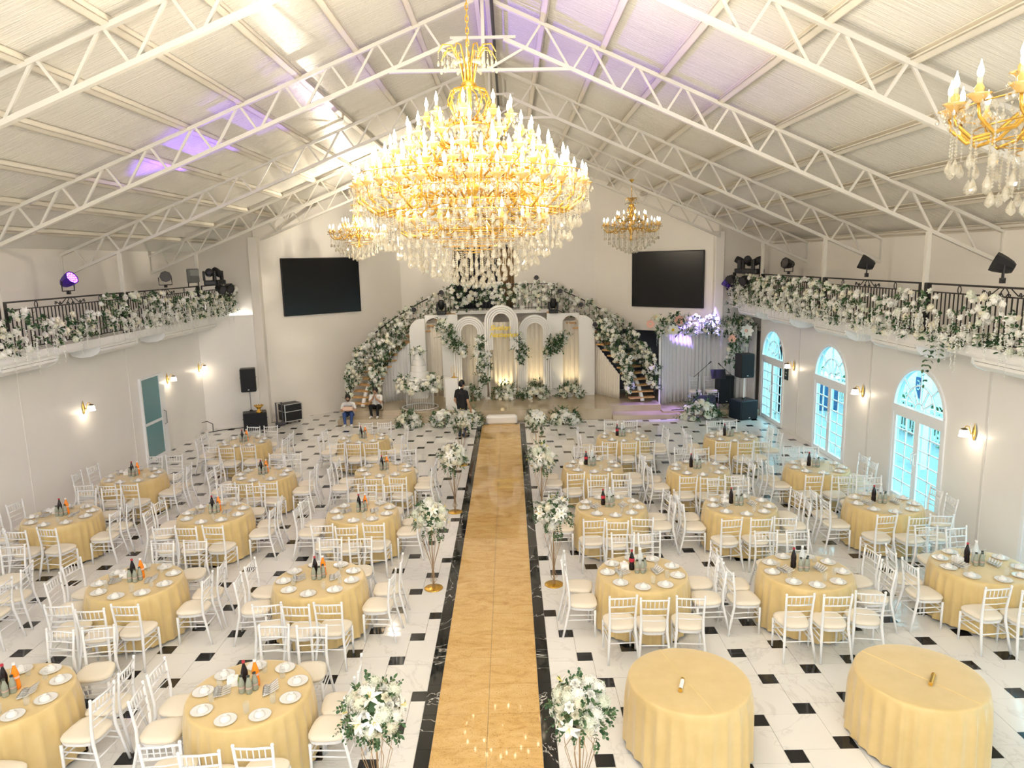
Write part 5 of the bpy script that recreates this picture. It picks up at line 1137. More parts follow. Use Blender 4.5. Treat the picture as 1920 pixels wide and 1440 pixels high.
# ------------------------------------------------------------------ curved stairs and landing
SPTS = [(-5.1, 24.0, 0.36), (-4.98, 24.55, 0.85), (-4.6, 25.25, 1.52), (-3.9, 25.95, 2.22), (-2.9, 26.45, 2.80), (-1.75, 26.75, 3.38)]
def cr(P, t):
    n_ = len(P) - 1; i = min(int(t * n_), n_ - 1); u = t * n_ - i
    p0, p1, p2, p3 = (Vector(P[max(i - 1, 0)]), Vector(P[i]), Vector(P[i + 1]), Vector(P[min(i + 2, n_)]))
    return 0.5 * ((2 * p1) + (p2 - p0) * u + (2 * p0 - 5 * p1 + 4 * p2 - p3) * u * u + (3 * p1 - p0 - 3 * p2 + p3) * u ** 3)
ZL = 3.40
def stairs(side, nm):
    mx = (lambda v_: Vector((v_.x, v_.y, v_.z))) if side < 0 else (lambda v_: Vector((0.1 - v_.x, v_.y, v_.z)))
    def out(t): return cr(SPTS, t)
    def inn(t):
        d = cr(SPTS, min(t + 0.01, 1)) - cr(SPTS, max(t - 0.01, 0)); d.z = 0; d.normalize(); p = cr(SPTS, t) + Vector((d.y, -d.x, 0)) * (0.86 if t < 0.4 else 0.86 - (t - 0.4) * 0.35); return p
    st_ = thing('staircase', 'curved staircase with wooden treads rising on the %s of the stage' % nm, 'staircase', (0, 0, 0), 0, 'curved staircases')
    n_ = 16
    for k in range(n_):
        t = k / n_; z = 0.36 + 0.17 + (ZL - 0.36 - 0.17) * k / (n_ - 1) * 0.97
        a0, b0, a1, b1 = out(t), inn(t), out(min(t + 0.085, 1)), inn(min(t + 0.085, 1))
        q = [mx(p) for p in (a0, b0, b1, a1)]; q = [(p.x, p.y) for p in q]
        if side > 0: q = q[::-1]
        mb = MB(); mb.add([(x, y, z - 0.05) for x, y in q] + [(x, y, z) for x, y in q], [(3, 2, 1, 0), (4, 5, 6, 7), (0, 1, 5, 4), (1, 2, 6, 5), (2, 3, 7, 6), (3, 0, 4, 7)]); mb.build('tread', M_wood, st_)
        c = (mx(a0) + mx(b0) + mx(a1) + mx(b1)) / 4; MB().bar((c.x, c.y, z - 0.05), (c.x, c.y, max(z - 0.22, 0.36)), 0.07, 0.07).build('tread_bracket', M_white, st_)
    mb = MB(); P = []
    for k in range(13): t = k / 12; c = (mx(out(t)) + mx(inn(t))) / 2; P.append((c.x, c.y, 0.40 + (ZL - 0.62) * t))
    mb.tube(P, 0.07, 8); mb.build('spine_beam', M_white, st_, True)
    for rn, fn in (('outer', out), ('inner', inn)):
        rl = thing('stair_railing', 'black iron %s railing of the %s staircase' % (rn, nm), 'railing', (0, 0, 0), 0, 'stair railings')
        T = [k / 16 for k in range(17)]
        if rn == 'inner': T = T[:11]
        P = []
        for t in T: p = mx(fn(t)); P.append(Vector((p.x, p.y, 0.5 + (ZL - 0.5) * t)))
        MB().tube([p + Vector((0, 0, 0.9)) for p in P], 0.022, 6).build('handrail', M_iron, rl, True)
        MB().tube([p + Vector((0, 0, 0.1)) for p in P], 0.014, 5).build('bottom_rail', M_iron, rl, True)
        for a, b_ in zip(P[:-1], P[1:]):
            for f in (0, 0.5): p = a.lerp(b_, f); MB().tube([p + Vector((0, 0, 0.1)), p + Vector((0, 0, 0.9))], 0.009, 4).build('picket', M_iron, rl)
        r0 = random.Random(7)
        for gi in range(3 if rn == 'outer' else 2):
            lo_, hi_ = gi / (3 if rn == 'outer' else 2), (gi + 1) / (3 if rn == 'outer' else 2)
            i0, i1 = int(lo_ * (len(P) - 1)), int(hi_ * (len(P) - 1)); seg = P[i0:i1 + 1]; base = seg[0]
            def f(q, seg=seg, base=base):
                u = q.random() * (len(seg) - 1.001); i = int(u); p = seg[i].lerp(seg[i + 1], u - i) - base
                return (p.x + q.uniform(-0.14, 0.14), p.y + q.uniform(-0.2, 0.05), p.z + q.uniform(0.1, 1.0)), (q.uniform(-0.4, 0.4), -1, q.uniform(-0.1, 0.6))
            arrangement('stair_garland', 'white rose garland on the %s rail, %s staircase, %s part' % (rn, nm, ('lower', 'middle' if rn == 'outer' else 'upper', 'upper')[gi]), base, f, 80 if rn == 'outer' else 66, 110, 300 + gi + (10 if rn == 'outer' else 0) + (50 if side > 0 else 0), 'garlands on the stairs', bs=(0.85, 1.4), leafs=(0.085, 0.026), cat='garland')
stairs(-1, 'left'); stairs(1, 'right')
tag(MB().bevbox(-1.8, 2.0, 26.35, 27.28, ZL - 0.14, ZL, 0.01).build('stair_landing', M_back), 'white landing slab joining the two staircases', 'landing')
rl = thing('landing_railing', 'black iron railing along the landing above the arches', 'railing', (0, 26.4, 0))
MB().box(-1.8, 2.0, -0.02, 0.02, ZL + 0.9, ZL + 0.93).build('top_rail', M_iron, rl); MB().box(-1.8, 2.0, -0.012, 0.012, ZL + 0.06, ZL + 0.08).build('bottom_rail', M_iron, rl)
for k in range(33): x = -1.8 + 3.8 * k / 32; MB().box(x - 0.009, x + 0.009, -0.009, 0.009, ZL, ZL + 0.9).build('picket', M_iron, rl)
def fl_(q): return (q.uniform(-1.75, 1.95), q.uniform(-0.16, 0.02), q.uniform(0.25, 0.98) - 0.25 * (q.random() < 0.25)), (q.uniform(-0.4, 0.4), -1, q.uniform(-0.1, 0.6))
arrangement('landing_garland', 'dense white rose garland on the landing railing', (0, 26.38, ZL), fl_, 170, 180, 401, None, bs=(0.85, 1.45), leafs=(0.085, 0.026), cat='garland')
drape('doorway_curtain', 'brown curtain hanging in the upper doorway', [(0.0, 27.32), (0.55, 27.32)], 3.4, 5.6, M_brownc, 0.03, 0.1, gr=None)
# small par lights on the stairs and two moving heads on the backdrop
for i, (x, y, z) in enumerate(((-2.1, 26.2, 4.1), (1.35, 26.3, 4.55), (2.2, 26.3, 4.05), (-3.1, 26.1, 3.5), (2.95, 26.2, 3.55), (-3.5, 25.2, 2.75), (3.35, 25.3, 2.9), (-4.35, 24.5, 2.4), (-0.4, 26.2, 4.25))):
    if i in (7, 8): continue
    par('small round stage light among the stair flowers, %s' % ('left of the landing', 'on the landing rail', 'right of the landing', 'top of the left stairs', 'top of the right stairs', 'halfway down the left stairs', 'halfway down the right stairs')[i], x, y, z, (0.3, 10, 2.5), k=0.62)
moving_head('black moving head light on top of the backdrop, left', -2.05, YB + 0.15, 3.33, 0, 0.3, 0.95); moving_head('black moving head light on top of the backdrop, right', 1.9, YB + 0.15, 3.30, 0, 0.2, 0.95)
# ================================================================== STAGE FLOWERS AND PROPS
SG = 'flower arrangements on the backdrop'
def diag(dx, dz, w_):
    def f(q):
        u = q.uniform(-1, 1); k = 1 - abs(u) * 0.45
        return (dx * u + q.uniform(-w_, w_) * k, q.uniform(-0.16, 0.0), dz * u + q.uniform(-w_, w_) * k), (q.uniform(-0.5, 0.5), -1, q.uniform(-0.2, 0.6))
    return f
arrangement('backdrop_flowers', 'white roses and eucalyptus on the upper left backdrop panel', (-1.72, YB - 0.10, 2.55), diag(0.36, -0.52, 0.27), 84, 80, 501, SG, bs=(1.0, 1.6), lsp=0.3, leafs=(0.10, 0.03))
arrangement('backdrop_flowers', 'long white flower cascade between left and central arches', (-0.62, YB - 0.14, 1.75), diag(0.06, -0.75, 0.26), 96, 85, 502, SG, bs=(1.0, 1.6), lsp=0.26, leafs=(0.10, 0.03))
arrangement('backdrop_flowers', 'white flower cluster between central and right arches', (0.68, YB - 0.16, 2.15), diag(0.04, -0.42, 0.24), 58, 55, 503, SG, bs=(1.0, 1.6), lsp=0.26, leafs=(0.10, 0.03))
arrangement('backdrop_flowers', 'leafy white flower arrangement on the right backdrop panel', (1.92, YB - 0.08, 2.2), diag(0.30, 0.32, 0.24), 64, 85, 504, SG, bs=(1.0, 1.6), lsp=0.32, leafs=(0.11, 0.032))
for i, (x, rr) in enumerate(((-1.15, 0.48), (0.18, 0.45), (1.22, 0.5), (2.45, 0.42))):
    arrangement('floor_flowers', 'white flower mound at the backdrop foot, %s from the left' % ('first', 'second', 'third', 'fourth')[i], (x, YB - 0.42, ZS), blob(rr, 0.26, 0.5, 0.0), 46, 50, 520 + i, 'flower mounds at the backdrop', bs=(1.0, 1.6), lsp=0.24, leafs=(0.10, 0.028))
for lb, x, y, rr, sd in (('left of the cake stand', -2.95, 22.55, 0.40, 541), ('left of the padded step, bigger one', -1.85, 22.55, 0.42, 542), ('touching the padded step on the left', -0.95, 22.6, 0.36, 543), ('right of the aisle end', 2.05, 22.5, 0.48, 544)):
    arrangement('floor_flowers', 'white rose arrangement on the floor before the stage, ' + lb, (x, y, 0), blob(rr, 0.28, 0.48, 0.02), 54, 50, sd, 'flower mounds before the stage', lsp=0.2, leafs=(0.10, 0.03), bs=(1.1, 1.75))
arrangement('floor_flowers', 'white flower arrangement on the floor before the band corner', (6.4, 22.7, 0), blob(0.62, 0.3, 0.62, 0.02), 56, 66, 545, 'flower mounds before the stage', lsp=0.34, leafs=(0.12, 0.03), bs=(1.1, 1.75))
# cake stand
t = thing('cake_stand', 'round white wire cage table with flower rim on the stage', 'cake table', (-2.72, 23.85, ZS))
MB().tube([(0.60 * math.cos(q * PI / 20), 0.6 * math.sin(q * PI / 20), 0.02) for q in range(40)], 0.018, 5, True).build('base_ring', M_white, t, True)
MB().tube([(0.46 * math.cos(q * PI / 20), 0.46 * math.sin(q * PI / 20), 0.98) for q in range(40)], 0.014, 5, True).build('upper_ring', M_white, t, True)
MB().lathe([(0.0, 0.98), (0.55, 0.98), (0.55, 1.01), (0.0, 1.01)], 32).build('table_top', M_white, t)
wr = MB().tube([(0.46, 0, 0.02), (0.46, 0, 0.98)], 0.006, 4).mesh('cage_wire', M_white)
for k in range(40): obj('cage_wire', wr, t, (0, 0, 0), (0, 0, 2 * PI * k / 40))
def rim(q):
    a = q.uniform(0, 2 * PI); R_ = q.uniform(0.45, 0.76); return (R_ * math.cos(a), R_ * math.sin(a), 0.62 + q.uniform(0, 0.62) * (1.25 - R_)), (math.cos(a), math.sin(a), 0.5)
arrangement('cake_flowers', 'cream and white flower ring around the cake table', (-2.72, 23.85, ZS), rim, 150, 90, 560, None, bs=(1.1, 1.9), leafs=(0.10, 0.03), strands=[(0.62 * math.cos(a), 0.62 * math.sin(a), 0.85, i) for i, a in enumerate((2.6, 2.9, 3.2, 3.5, 3.8, 4.1, 4.3))])
t = thing('wedding_cake', 'white tiered wedding cake on the flower rimmed stand', 'cake', (-2.72, 23.85, ZS + 1.01))
z = 0.0
for R_, H_ in ((0.33, 0.22), (0.27, 0.20), (0.215, 0.19), (0.165, 0.18)):
    MB().lathe([(0.0, z), (R_, z), (R_ + 0.012, z + 0.02), (R_, z + 0.035), (R_ - 0.01, z + H_ - 0.02), (R_ - 0.03, z + H_), (0.0, z + H_)], 28).build('cake_tier', M_china, t, True); z += H_
arrangement('', '', None, blob(0.22, 0.16, 0.16, -0.1, 0, 0, z + 0.04), 8, 14, 561, None, parent=t, lsp=0.16)
# white plinth with candlestick
tag(MB().bevbox(-0.21, 0.21, -0.2, 0.2, 0, 1.05, 0.008).build('plinth', M_back, None, loc=(-1.6, 23.45, ZS)), 'plain white plinth on the stage behind the standing man', 'plinth')
t = thing('candle_holder', 'small gold three branched candle holder on the white plinth', 'candle holder', (-1.52, 23.45, ZS + 1.05))
MB().lathe([(0.0, 0), (0.10, 0), (0.08, 0.02), (0.02, 0.04), (0.012, 0.16), (0.0, 0.16)], 12).build('holder_stem', M_goldm, t, True)
for k, (dx, h) in enumerate(((-0.08, 0.36), (0.0, 0.42), (0.08, 0.36))): MB().tube([(0, 0, 0.14), (dx, 0, 0.15), (dx, 0, h)], [0.008, 0.01, 0.012], 6).build('candle', M_candle, t)

# ================================================================== BAND CORNER
ZP = 0.2
drape('band_curtain', 'pale grey pleated curtain behind the band chairs', [(5.45, 24.25), (5.9, 24.6), (7.3, 24.85), (8.35, 24.2)], ZP, 2.75, M_drapew, 0.045, 0.14, gr=None)
drape('band_curtain', 'white curtain panel between the band corner and the far window', [(8.05, 24.5), (8.38, 24.2), (8.42, 23.45)], ZP, 2.9, M_drapew, 0.03, 0.12, gr=None)
bm = thing('flower_beam', 'white beam dressed with flowers above the band curtain', 'beam', (0, 0, 0))
MB().bar((5.3, 24.05, 2.82), (8.35, 24.0, 2.82), 0.2, 0.36).build('beam', M_back, bm)
for x in (5.38, 8.3): MB().bar((x, 24.1, ZP), (x, 24.1, 2.7), 0.06).build('beam_post', M_white, bm)
def beamf(q): return (q.uniform(-1.65, 1.6), q.uniform(-0.35, 0.0), q.uniform(-0.1, 0.55)), (q.uniform(-0.4, 0.4), -1, q.uniform(0, 0.6))
rr_ = random.Random(9)
arrangement('beam_garland', 'white and violet lit flower garland along the band beam', (6.85, 24.0, 2.72), beamf, 110, 150, 601, None, lsp=0.28, leafs=(0.11, 0.03), strands=[(rr_.uniform(-1.65, 1.5), rr_.uniform(-0.35, -0.15), rr_.uniform(-0.05, 0.25), rr_.randrange(4)) for _ in range(64)], cat='garland')
def sidef(q): return (q.uniform(-0.3, 0.3), q.uniform(-0.2, 0.1), q.uniform(-0.7, 0.55)), (q.uniform(-0.5, 0.5), -1, q.uniform(0, 0.6))
arrangement('beam_garland', 'leafy white flower drop at the right end of the band beam', (7.85, 23.75, 2.2), sidef, 34, 60, 602, None, lsp=0.28, leafs=(0.11, 0.03), strands=[(rr_.uniform(-0.35, 0.35), -0.2, rr_.uniform(-0.4, 0.2), rr_.randrange(4)) for _ in range(9)], cat='garland')
def paper_flower(lb, x, y, z, R_, pm, hm):
    t = thing('paper_flower', lb, 'paper flower', (x, y, z), 0, 'giant paper flowers')
    for k in range(8):
        mb = MB(); petal(mb, Matrix.Rotation(PI / 2, 4, 'X') @ Matrix.Rotation(2 * PI * k / 8, 4, 'Z') @ Matrix.Rotation(0.25, 4, 'X'), R_, R_ * 0.3, 0.15, 4, 0.3); mb.build('petal', pm, t, True)
    MB().ball((0, -0.03, 0), R_ * 0.22, 10, 6).build('flower_heart', hm, t, True)
paper_flower('giant white paper flower with yellow heart, under the band beam left end', 5.72, 23.72, 2.80, 0.21, M_bloom, M_yel); paper_flower('giant cream paper flower with yellow heart, top left of the beam', 5.2, 23.85, 3.2, 0.17, M_bloomc, M_yel)
paper_flower('giant peach paper flower on the band beam', 5.9, 23.68, 3.12, 0.19, M_pinkp, M_pinkp); paper_flower('small peach paper flower at the beam far left', 5.0, 23.9, 3.0, 0.16, M_pinkp, M_bloomc); paper_flower('giant white paper flower with pink heart, right beam end', 8.05, 23.45, 2.75, 0.24, M_bloom, M_pinkp); paper_flower('small pink paper flower in the leafy drop', 7.6, 23.5, 2.5, 0.16, M_pinkp, M_pinkp)
for lb, x, rz in (('left of the two band chairs before the curtain', 6.62, PI - 0.1), ('right of the two band chairs behind the music stand', 7.18, PI + 0.12)): chair('white chair, ' + lb, x, 24.2, rz, 'white band chairs', z=ZP, detail=False)
t = thing('music_stand', 'black music stand before the band chairs', 'music stand', (7.2, 23.5, ZP))
MB().box(-0.24, 0.24, -0.01, 0.01, -0.15, 0.17, Matrix.Translation((0, 0, 1.12)) @ Matrix.Rotation(-0.5, 4, 'X')).build('desk', M_plastic, t); MB().tube([(0, 0.02, 0.3), (0, 0.02, 1.1)], 0.012, 6).build('stem', M_plastic, t)
for k in range(3): a = k * 2.094 + 0.5; MB().tube([(0, 0.02, 0.35), (0.28 * math.cos(a), 0.02 + 0.28 * math.sin(a), 0.01)], 0.009, 5).build('tripod_leg', M_plastic, t)
def mic(lb, x, y, lean):
    t = thing('microphone_stand', lb, 'microphone stand', (x, y, ZP), 0, 'microphone stands')
    MB().tube([(0, 0, 0.02), (0, 0, 1.15)], 0.01, 6).build('stand_pole', M_plastic, t); MB().tube([(lean * -0.15, 0, 1.0), (lean * 0.35, 0, 1.45)], 0.009, 6).build('boom_arm', M_plastic, t)
    MB().tube([(lean * 0.33, 0, 1.43), (lean * 0.42, 0, 1.52)], [0.014, 0.024], 8).build('microphone', M_plastic, t)
    for k in range(3): a = k * 2.094; MB().tube([(0, 0, 0.2), (0.28 * math.cos(a), 0.28 * math.sin(a), 0.01)], 0.008, 5).build('tripod_leg', M_plastic, t)
mic('black microphone stand left of the music stand', 6.6, 23.75, 1); mic('black boom microphone stand beside the large loudspeaker', 7.55, 23.3, -1)
def cabinet(name, lb, x, y, z, w_, d_, h, rz, cat, m=M_plastic, gr=None):
    t = thing(name, lb, cat, (x, y, z), rz, gr)
    MB().bevbox(-w_ / 2, w_ / 2, -d_ / 2, d_ / 2, 0, h, 0.02).build('cabinet_body', m, t); MB().box(-w_ / 2 + 0.03, w_ / 2 - 0.03, -d_ / 2 - 0.012, -d_ / 2 + 0.002, 0.03, h - 0.03).build('front_grille', M_grille, t)
    MB().box(-0.025, 0.025, -d_ / 2 - 0.016, -d_ / 2 - 0.01, 0.06, 0.085).build('badge', M_white, t)
    for s_ in (-1, 1): MB().tube([(s_ * (w_ / 2 + 0.005), -0.06, h * 0.6), (s_ * (w_ / 2 + 0.02), 0, h * 0.6), (s_ * (w_ / 2 + 0.005), 0.06, h * 0.6)], 0.008, 5).build('side_handle', M_plastic, t)
    return t
M_sub = mat('sub_blueblack', (0.012, 0.022, 0.035), 0.35)
cabinet('guitar_amplifier', 'black amplifier cabinet behind the large loudspeaker', 7.65, 24.3, ZP, 0.55, 0.35, 0.95, 0.2, 'amplifier')
cabinet('subwoofer', 'black subwoofer on the floor in the band corner', 7.8, 22.72, 0, 0.66, 0.62, 0.62, 0.35, 'subwoofer', M_sub, 'subwoofers')
t = thing('speaker_pole', 'white pole rising from the subwoofer in the band corner', 'pole', (7.8, 22.72, 0.62), 0, 'speaker poles'); MB().tube([(0, 0, 0), (0, 0, 0.72)], 0.02, 8).build('pole_tube', M_white, t); MB().lathe([(0.0, 0), (0.06, 0), (0.05, 0.03), (0.022, 0.05)], 10).build('pole_foot', M_plastic, t)
cabinet('loudspeaker', 'black loudspeaker on a white pole in the band corner', 7.8, 22.72, 1.34, 0.48, 0.4, 0.76, 0.2, 'loudspeaker', M_plastic, 'pole loudspeakers')
t = thing('stage_monitor', 'black wedge monitor behind the floor flowers', 'monitor', (6.75, 23.35, ZP), 0.1); MB().prism([(-0.2, 0.0), (0.22, 0.0), (0.22, 0.42), (0.05, 0.42)], -0.34, 0.34, Matrix.Rotation(PI / 2, 4, 'Z')).build('wedge_cabinet', M_plastic, t); MB().box(-0.3, 0.3, -0.19, -0.18, 0.05, 0.1).build('front_strip', M_grille, t)
tag(MB().tube([(5.6, 23.2, ZP + 0.01), (6.0, 23.25, ZP + 0.01), (6.5, 23.15, ZP + 0.01), (7.2, 23.2, ZP + 0.01)], 0.012, 5).build('floor_cable', M_plastic), 'black cable lying on the purple lit band platform', 'cable')
# violet light of the band corner comes from a par can on the right balcony end
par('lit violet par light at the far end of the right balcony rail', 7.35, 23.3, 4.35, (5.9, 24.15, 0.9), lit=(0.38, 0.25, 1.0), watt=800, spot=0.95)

# ================================================================== LEFT CORNER EQUIPMENT
cabinet('subwoofer', 'black subwoofer in the far left corner', -7.9, 22.72, 0, 0.72, 0.5, 0.56, 0.35, 'subwoofer', M_plastic, 'subwoofers')
t = thing('speaker_pole', 'grey pole rising from the far left subwoofer', 'pole', (-8.05, 22.85, 0.56), 0, 'speaker poles'); MB().tube([(0, 0, 0), (0, 0, 0.66)], 0.018, 8).build('pole_tube', mat('grey_pole', (0.35, 0.35, 0.36), 0.4), t); MB().lathe([(0.0, 0), (0.06, 0), (0.05, 0.03), (0.02, 0.05)], 10).build('pole_foot', M_plastic, t)
cabinet('loudspeaker', 'black loudspeaker on a pole in the far left corner', -8.05, 22.8, 1.22, 0.46, 0.4, 0.74, 0.3, 'loudspeaker', M_plastic, 'pole loudspeakers')
t = thing('gold_tray', 'gold footed ceremonial tray on the far left subwoofer', 'tray', (-7.72, 22.62, 0.56)); MB().lathe([(0.0, 0), (0.10, 0), (0.09, 0.03), (0.05, 0.08), (0.05, 0.12), (0.10, 0.17), (0.14, 0.21), (0.13, 0.215), (0.08, 0.19), (0.0, 0.18)], 18).build('tray_body', M_goldm, t, True)
for k in range(10): a = 2 * PI * k / 10; MB().ball((0.13 * math.cos(a), 0.13 * math.sin(a), 0.225), 0.022, 6, 4).build('rim_lobe', M_goldm, t, True)
t = thing('flight_case', 'black flight case with silver edges by the left wall', 'flight case', (-7.02, 23.55, 0), 0.75)
MB().bevbox(-0.3, 0.3, -0.24, 0.24, 0.1, 0.66, 0.01).build('case_body', M_plastic, t)
M_alu = mat('aluminium', (0.72, 0.73, 0.74), 0.3, metal=0.8)
for z in (0.1, 0.42, 0.66): MB().tube([(-0.3, -0.245, z), (0.3, -0.245, z), (0.305, 0.24, z), (-0.305, 0.24, z)], 0.014, 5, True).build('edge_trim', M_alu, t)
for sx in (-0.3, 0.3): MB().bar((sx, -0.245, 0.1), (sx, -0.245, 0.66), 0.03, 0.02).build('edge_trim', M_alu, t)
for sx in (-0.22, 0.22):
    for sy in (-0.17, 0.17): MB().lathe([(0.0, -0.02), (0.045, -0.02), (0.045, 0.02), (0.0, 0.02)], 10, Matrix.Translation((sx, sy, 0.05)) @ Matrix.Rotation(PI / 2, 4, 'Y')).build('caster', M_plastic, t)
t = thing('trolley', 'dark grey folded hand trolley leaning on the flight case', 'trolley', (-7.22, 23.1, 0), 0.5); MB().bevbox(-0.15, 0.15, -0.12, 0.12, 0.02, 0.10, 0.02).build('foot_plate', mat('dark_grey', (0.06, 0.06, 0.075), 0.5), t); MB().tube([(-0.1, 0.05, 0.08), (-0.09, 0.12, 0.75), (0.09, 0.12, 0.75), (0.1, 0.05, 0.08)], 0.025, 6).build('handle_frame', mat('dark_grey', (0.06, 0.06, 0.075), 0.5), t)
tag(MB().tube([(-9.25, 22.3, 0.01), (-9.0, 22.55, 0.01), (-8.7, 22.75, 0.01), (-8.3, 22.9, 0.01)], 0.012, 5).build('floor_cable', M_plastic), 'black cable along the floor towards the far left subwoofer', 'cable')
tag(MB().tube([(-9.4, 22.2, 0.35), (-9.25, 22.25, 0.38), (-9.1, 22.3, 0.28), (-9.12, 22.32, 0.02)], 0.012, 5).build('wall_cable', M_plastic), 'looped grey cable plugged into the left wall corner', 'cable')

# ================================================================== SIGNS
t = thing('wall_sign', 'narrow black sign with white marks beside the far window', 'sign', (XR - 0.015, 21.02, 1.76)); MB().box(-0.012, 0.012, -0.13, 0.13, -0.24, 0.24).build('sign_board', mat('sign_black', (0.01, 0.025, 0.02), 0.4), t)
mw = mat('sign_white', (0.85, 0.85, 0.82), 0.5)
MB().add([(-0.014, 0.0, 0.19), (-0.014, 0.04, 0.1), (-0.014, 0.0, 0.06), (-0.014, -0.04, 0.1)], [(0, 1, 2, 3)]).build('sign_mark', mw, t); MB().box(-0.0145, -0.012, -0.05, 0.02, -0.04, -0.01).build('sign_mark', mw, t); MB().box(-0.0145, -0.012, -0.03, 0.05, -0.13, -0.10).build('sign_mark', mw, t)
t = thing('terrace_post', 'white post with a small blue sign on the terrace outside', 'post', (10.2, 16.9, -0.03)); MB().box(-0.12, 0.12, -0.12, 0.12, 0, 3.4).build('post_shaft', M_white, t); MB().box(-0.14, -0.12, -0.13, 0.13, 1.75, 2.25).build('sign_plate', mat('sign_blue', (0.02, 0.10, 0.30), 0.4), t)
mb = MB(); mb.box(-0.145, -0.14, -0.07, -0.04, 1.95, 2.18); 
for z in (1.95, 2.05, 2.15): mb.box(-0.145, -0.14, -0.07, 0.06, z, z + 0.03)
mb.build('sign_mark', mw, t)
t = thing('terrace_kiosk', 'dark blue box kiosk standing on the terrace outside', 'kiosk', (11.0, 24.3, -0.03)); MB().bevbox(-0.3, 0.3, -0.6, 0.6, 0, 1.05, 0.02).build('kiosk_body', mat('kiosk_blue', (0.02, 0.09, 0.2), 0.5), t); MB().bevbox(-0.36, 0.36, -0.66, 0.66, 1.05, 1.12, 0.02).build('kiosk_top', M_white, t)
for i, y in enumerate((15.0, 16.6, 18.3, 20.2, 21.8, 23.2, 25.6, 27.5)):
    arrangement('terrace_shrub', 'leafy green shrub along the terrace fence, %s from the camera' % CN[i], (12.25, y, -0.4), blob(0.35, 0.55, 0.85, -0.1, shell=0.2, cz=0.4), 0, 90, 700 + i, 'terrace shrubs', lsp=0.3, leafs=(0.15, 0.05), cat='shrub')

# ================================================================== PEOPLE
def person(lb, loc, rz, bones, head, hm, extra):
    """bones: (a, b, ra, rb, material index); welded into one skin by a voxel remesh"""
    mb = MB()
    for a, b_, ra, rb, mi in bones:
        a = Vector(a); b_ = Vector(b_); P = [a.lerp(b_, k / 4) for k in range(5)]; R_ = [ra + (rb - ra) * k / 4 for k in range(5)]
        mb.tube(P, R_, 10); mb.ball(a, ra * 0.99, 10, 7); mb.ball(b_, rb * 0.99, 10, 7)
    hc, hd = Vector(head[0]), Vector(head[1]).normalized()      # head centre, facing direction
    Mh = Matrix.Translation(hc) @ hd.to_track_quat('Y', 'Z').to_matrix().to_4x4()
    mb.lathe([(0.112 * math.sin(PI * i / 9) * 0.70 * (1.0 if i > 3 else 0.93), -0.115 * math.cos(PI * i / 9)) for i in range(10)], 14, Mh @ Matrix.Diagonal((1, 1.14, 1, 1)))
    mb.add([(-0.012, 0.078, 0.01), (0.012, 0.078, 0.01), (0.016, 0.082, -0.03), (-0.016, 0.082, -0.03), (0, 0.108, -0.026)], [(0, 1, 4), (1, 2, 4), (2, 3, 4), (3, 0, 4), (3, 2, 1, 0)], Mh)
    for s_ in (-1, 1): mb.ball(Mh @ Vector((s_ * 0.078, 0.0, -0.012)), 0.02, 8, 5)
    me = mb.mesh('tmp', M_skin); o = obj('tmp', me); md = o.modifiers.new('r', 'REMESH'); md.mode = 'VOXEL'; md.voxel_size = 0.011; md.use_smooth_shade = True
    sm = o.modifiers.new('s', 'SMOOTH'); sm.factor = 0.5; sm.iterations = 3
    bpy.context.view_layer.update(); me2 = bpy.data.meshes.new_from_object(o.evaluated_get(bpy.context.evaluated_depsgraph_get())); bpy.data.objects.remove(o)
    ms = [M_skin] + extra['mats']; me2.materials.clear()
    for m_ in ms: me2.materials.append(m_)
    B = [(Vector(a), Vector(b_), (ra + rb) / 2, mi) for a, b_, ra, rb, mi in bones]
    idx = []
    for p in me2.polygons:
        c = p.center; best = (c - hc).length - 0.10; mi = 0
        for a, b_, r_, m_ in B:
            ab = b_ - a; u = max(0, min(1, (c - a).dot(ab) / max(ab.length_squared, 1e-9))); dd = (c - (a + ab * u)).length - r_
            if dd < best: best = dd; mi = m_
        idx.append(mi)
    me2.polygons.foreach_set('material_index', idx); me2.polygons.foreach_set('use_smooth', [True] * len(idx))
    body = tag(obj('person', me2, None, loc, (0, 0, rz)), lb, 'person')
    hr = MB(); vs = []
    hr.lathe([(0.118 * math.sin(PI * i / 10) * 0.72, -0.12 * math.cos(PI * i / 10) + 0.012) for i in range(4, 11)], 14, Mh @ Matrix.Translation((0, -0.014, 0)) @ Matrix.Diagonal((1.06, 1.12, 1.04, 1)), False)
    hr.lathe([(0.03, -0.085), (0.075, -0.06), (0.088, 0.0), (0.06, 0.06)], 12, Mh @ Matrix.Translation((0, -0.035, 0)) @ Matrix.Diagonal((0.98, 0.85, 1, 1)), True)
    if hm == 'tied': hr.ball(Mh @ Vector((0, -0.12, 0.02)), 0.045, 8, 6)
    if hm == 'long': hr.tube([Mh @ Vector((0, -0.06, 0.02)), Mh @ Vector((0, -0.085, -0.08)), Mh @ Vector((0, -0.08, -0.17))], [0.07, 0.065, 0.03], 8)
    hr.build('hair', M_hair, body, True)
    for s_ in (-1, 1): MB().ball(Mh @ Vector((s_ * 0.03, 0.080, 0.012)), 0.009, 6, 4).build('eye', M_hair, body)
    mo = MB(); mo.tube([Mh @ Vector((-0.02, 0.081, -0.055)), Mh @ Vector((0, 0.087, -0.056)), Mh @ Vector((0.02, 0.081, -0.055))], 0.005, 5); mo.build('mouth', mat('lips', (0.35, 0.13, 0.10), 0.5), body)
    if extra.get('mask'): MB().lathe([(0.0, -0.098), (0.055, -0.085), (0.076, -0.05), (0.080, -0.02)], 14, Mh @ Matrix.Translation((0, 0.016, 0)) @ Matrix.Diagonal((1.0, 1.1, 1, 1)), False).build('face_mask', M_mask, body, True)
    return body
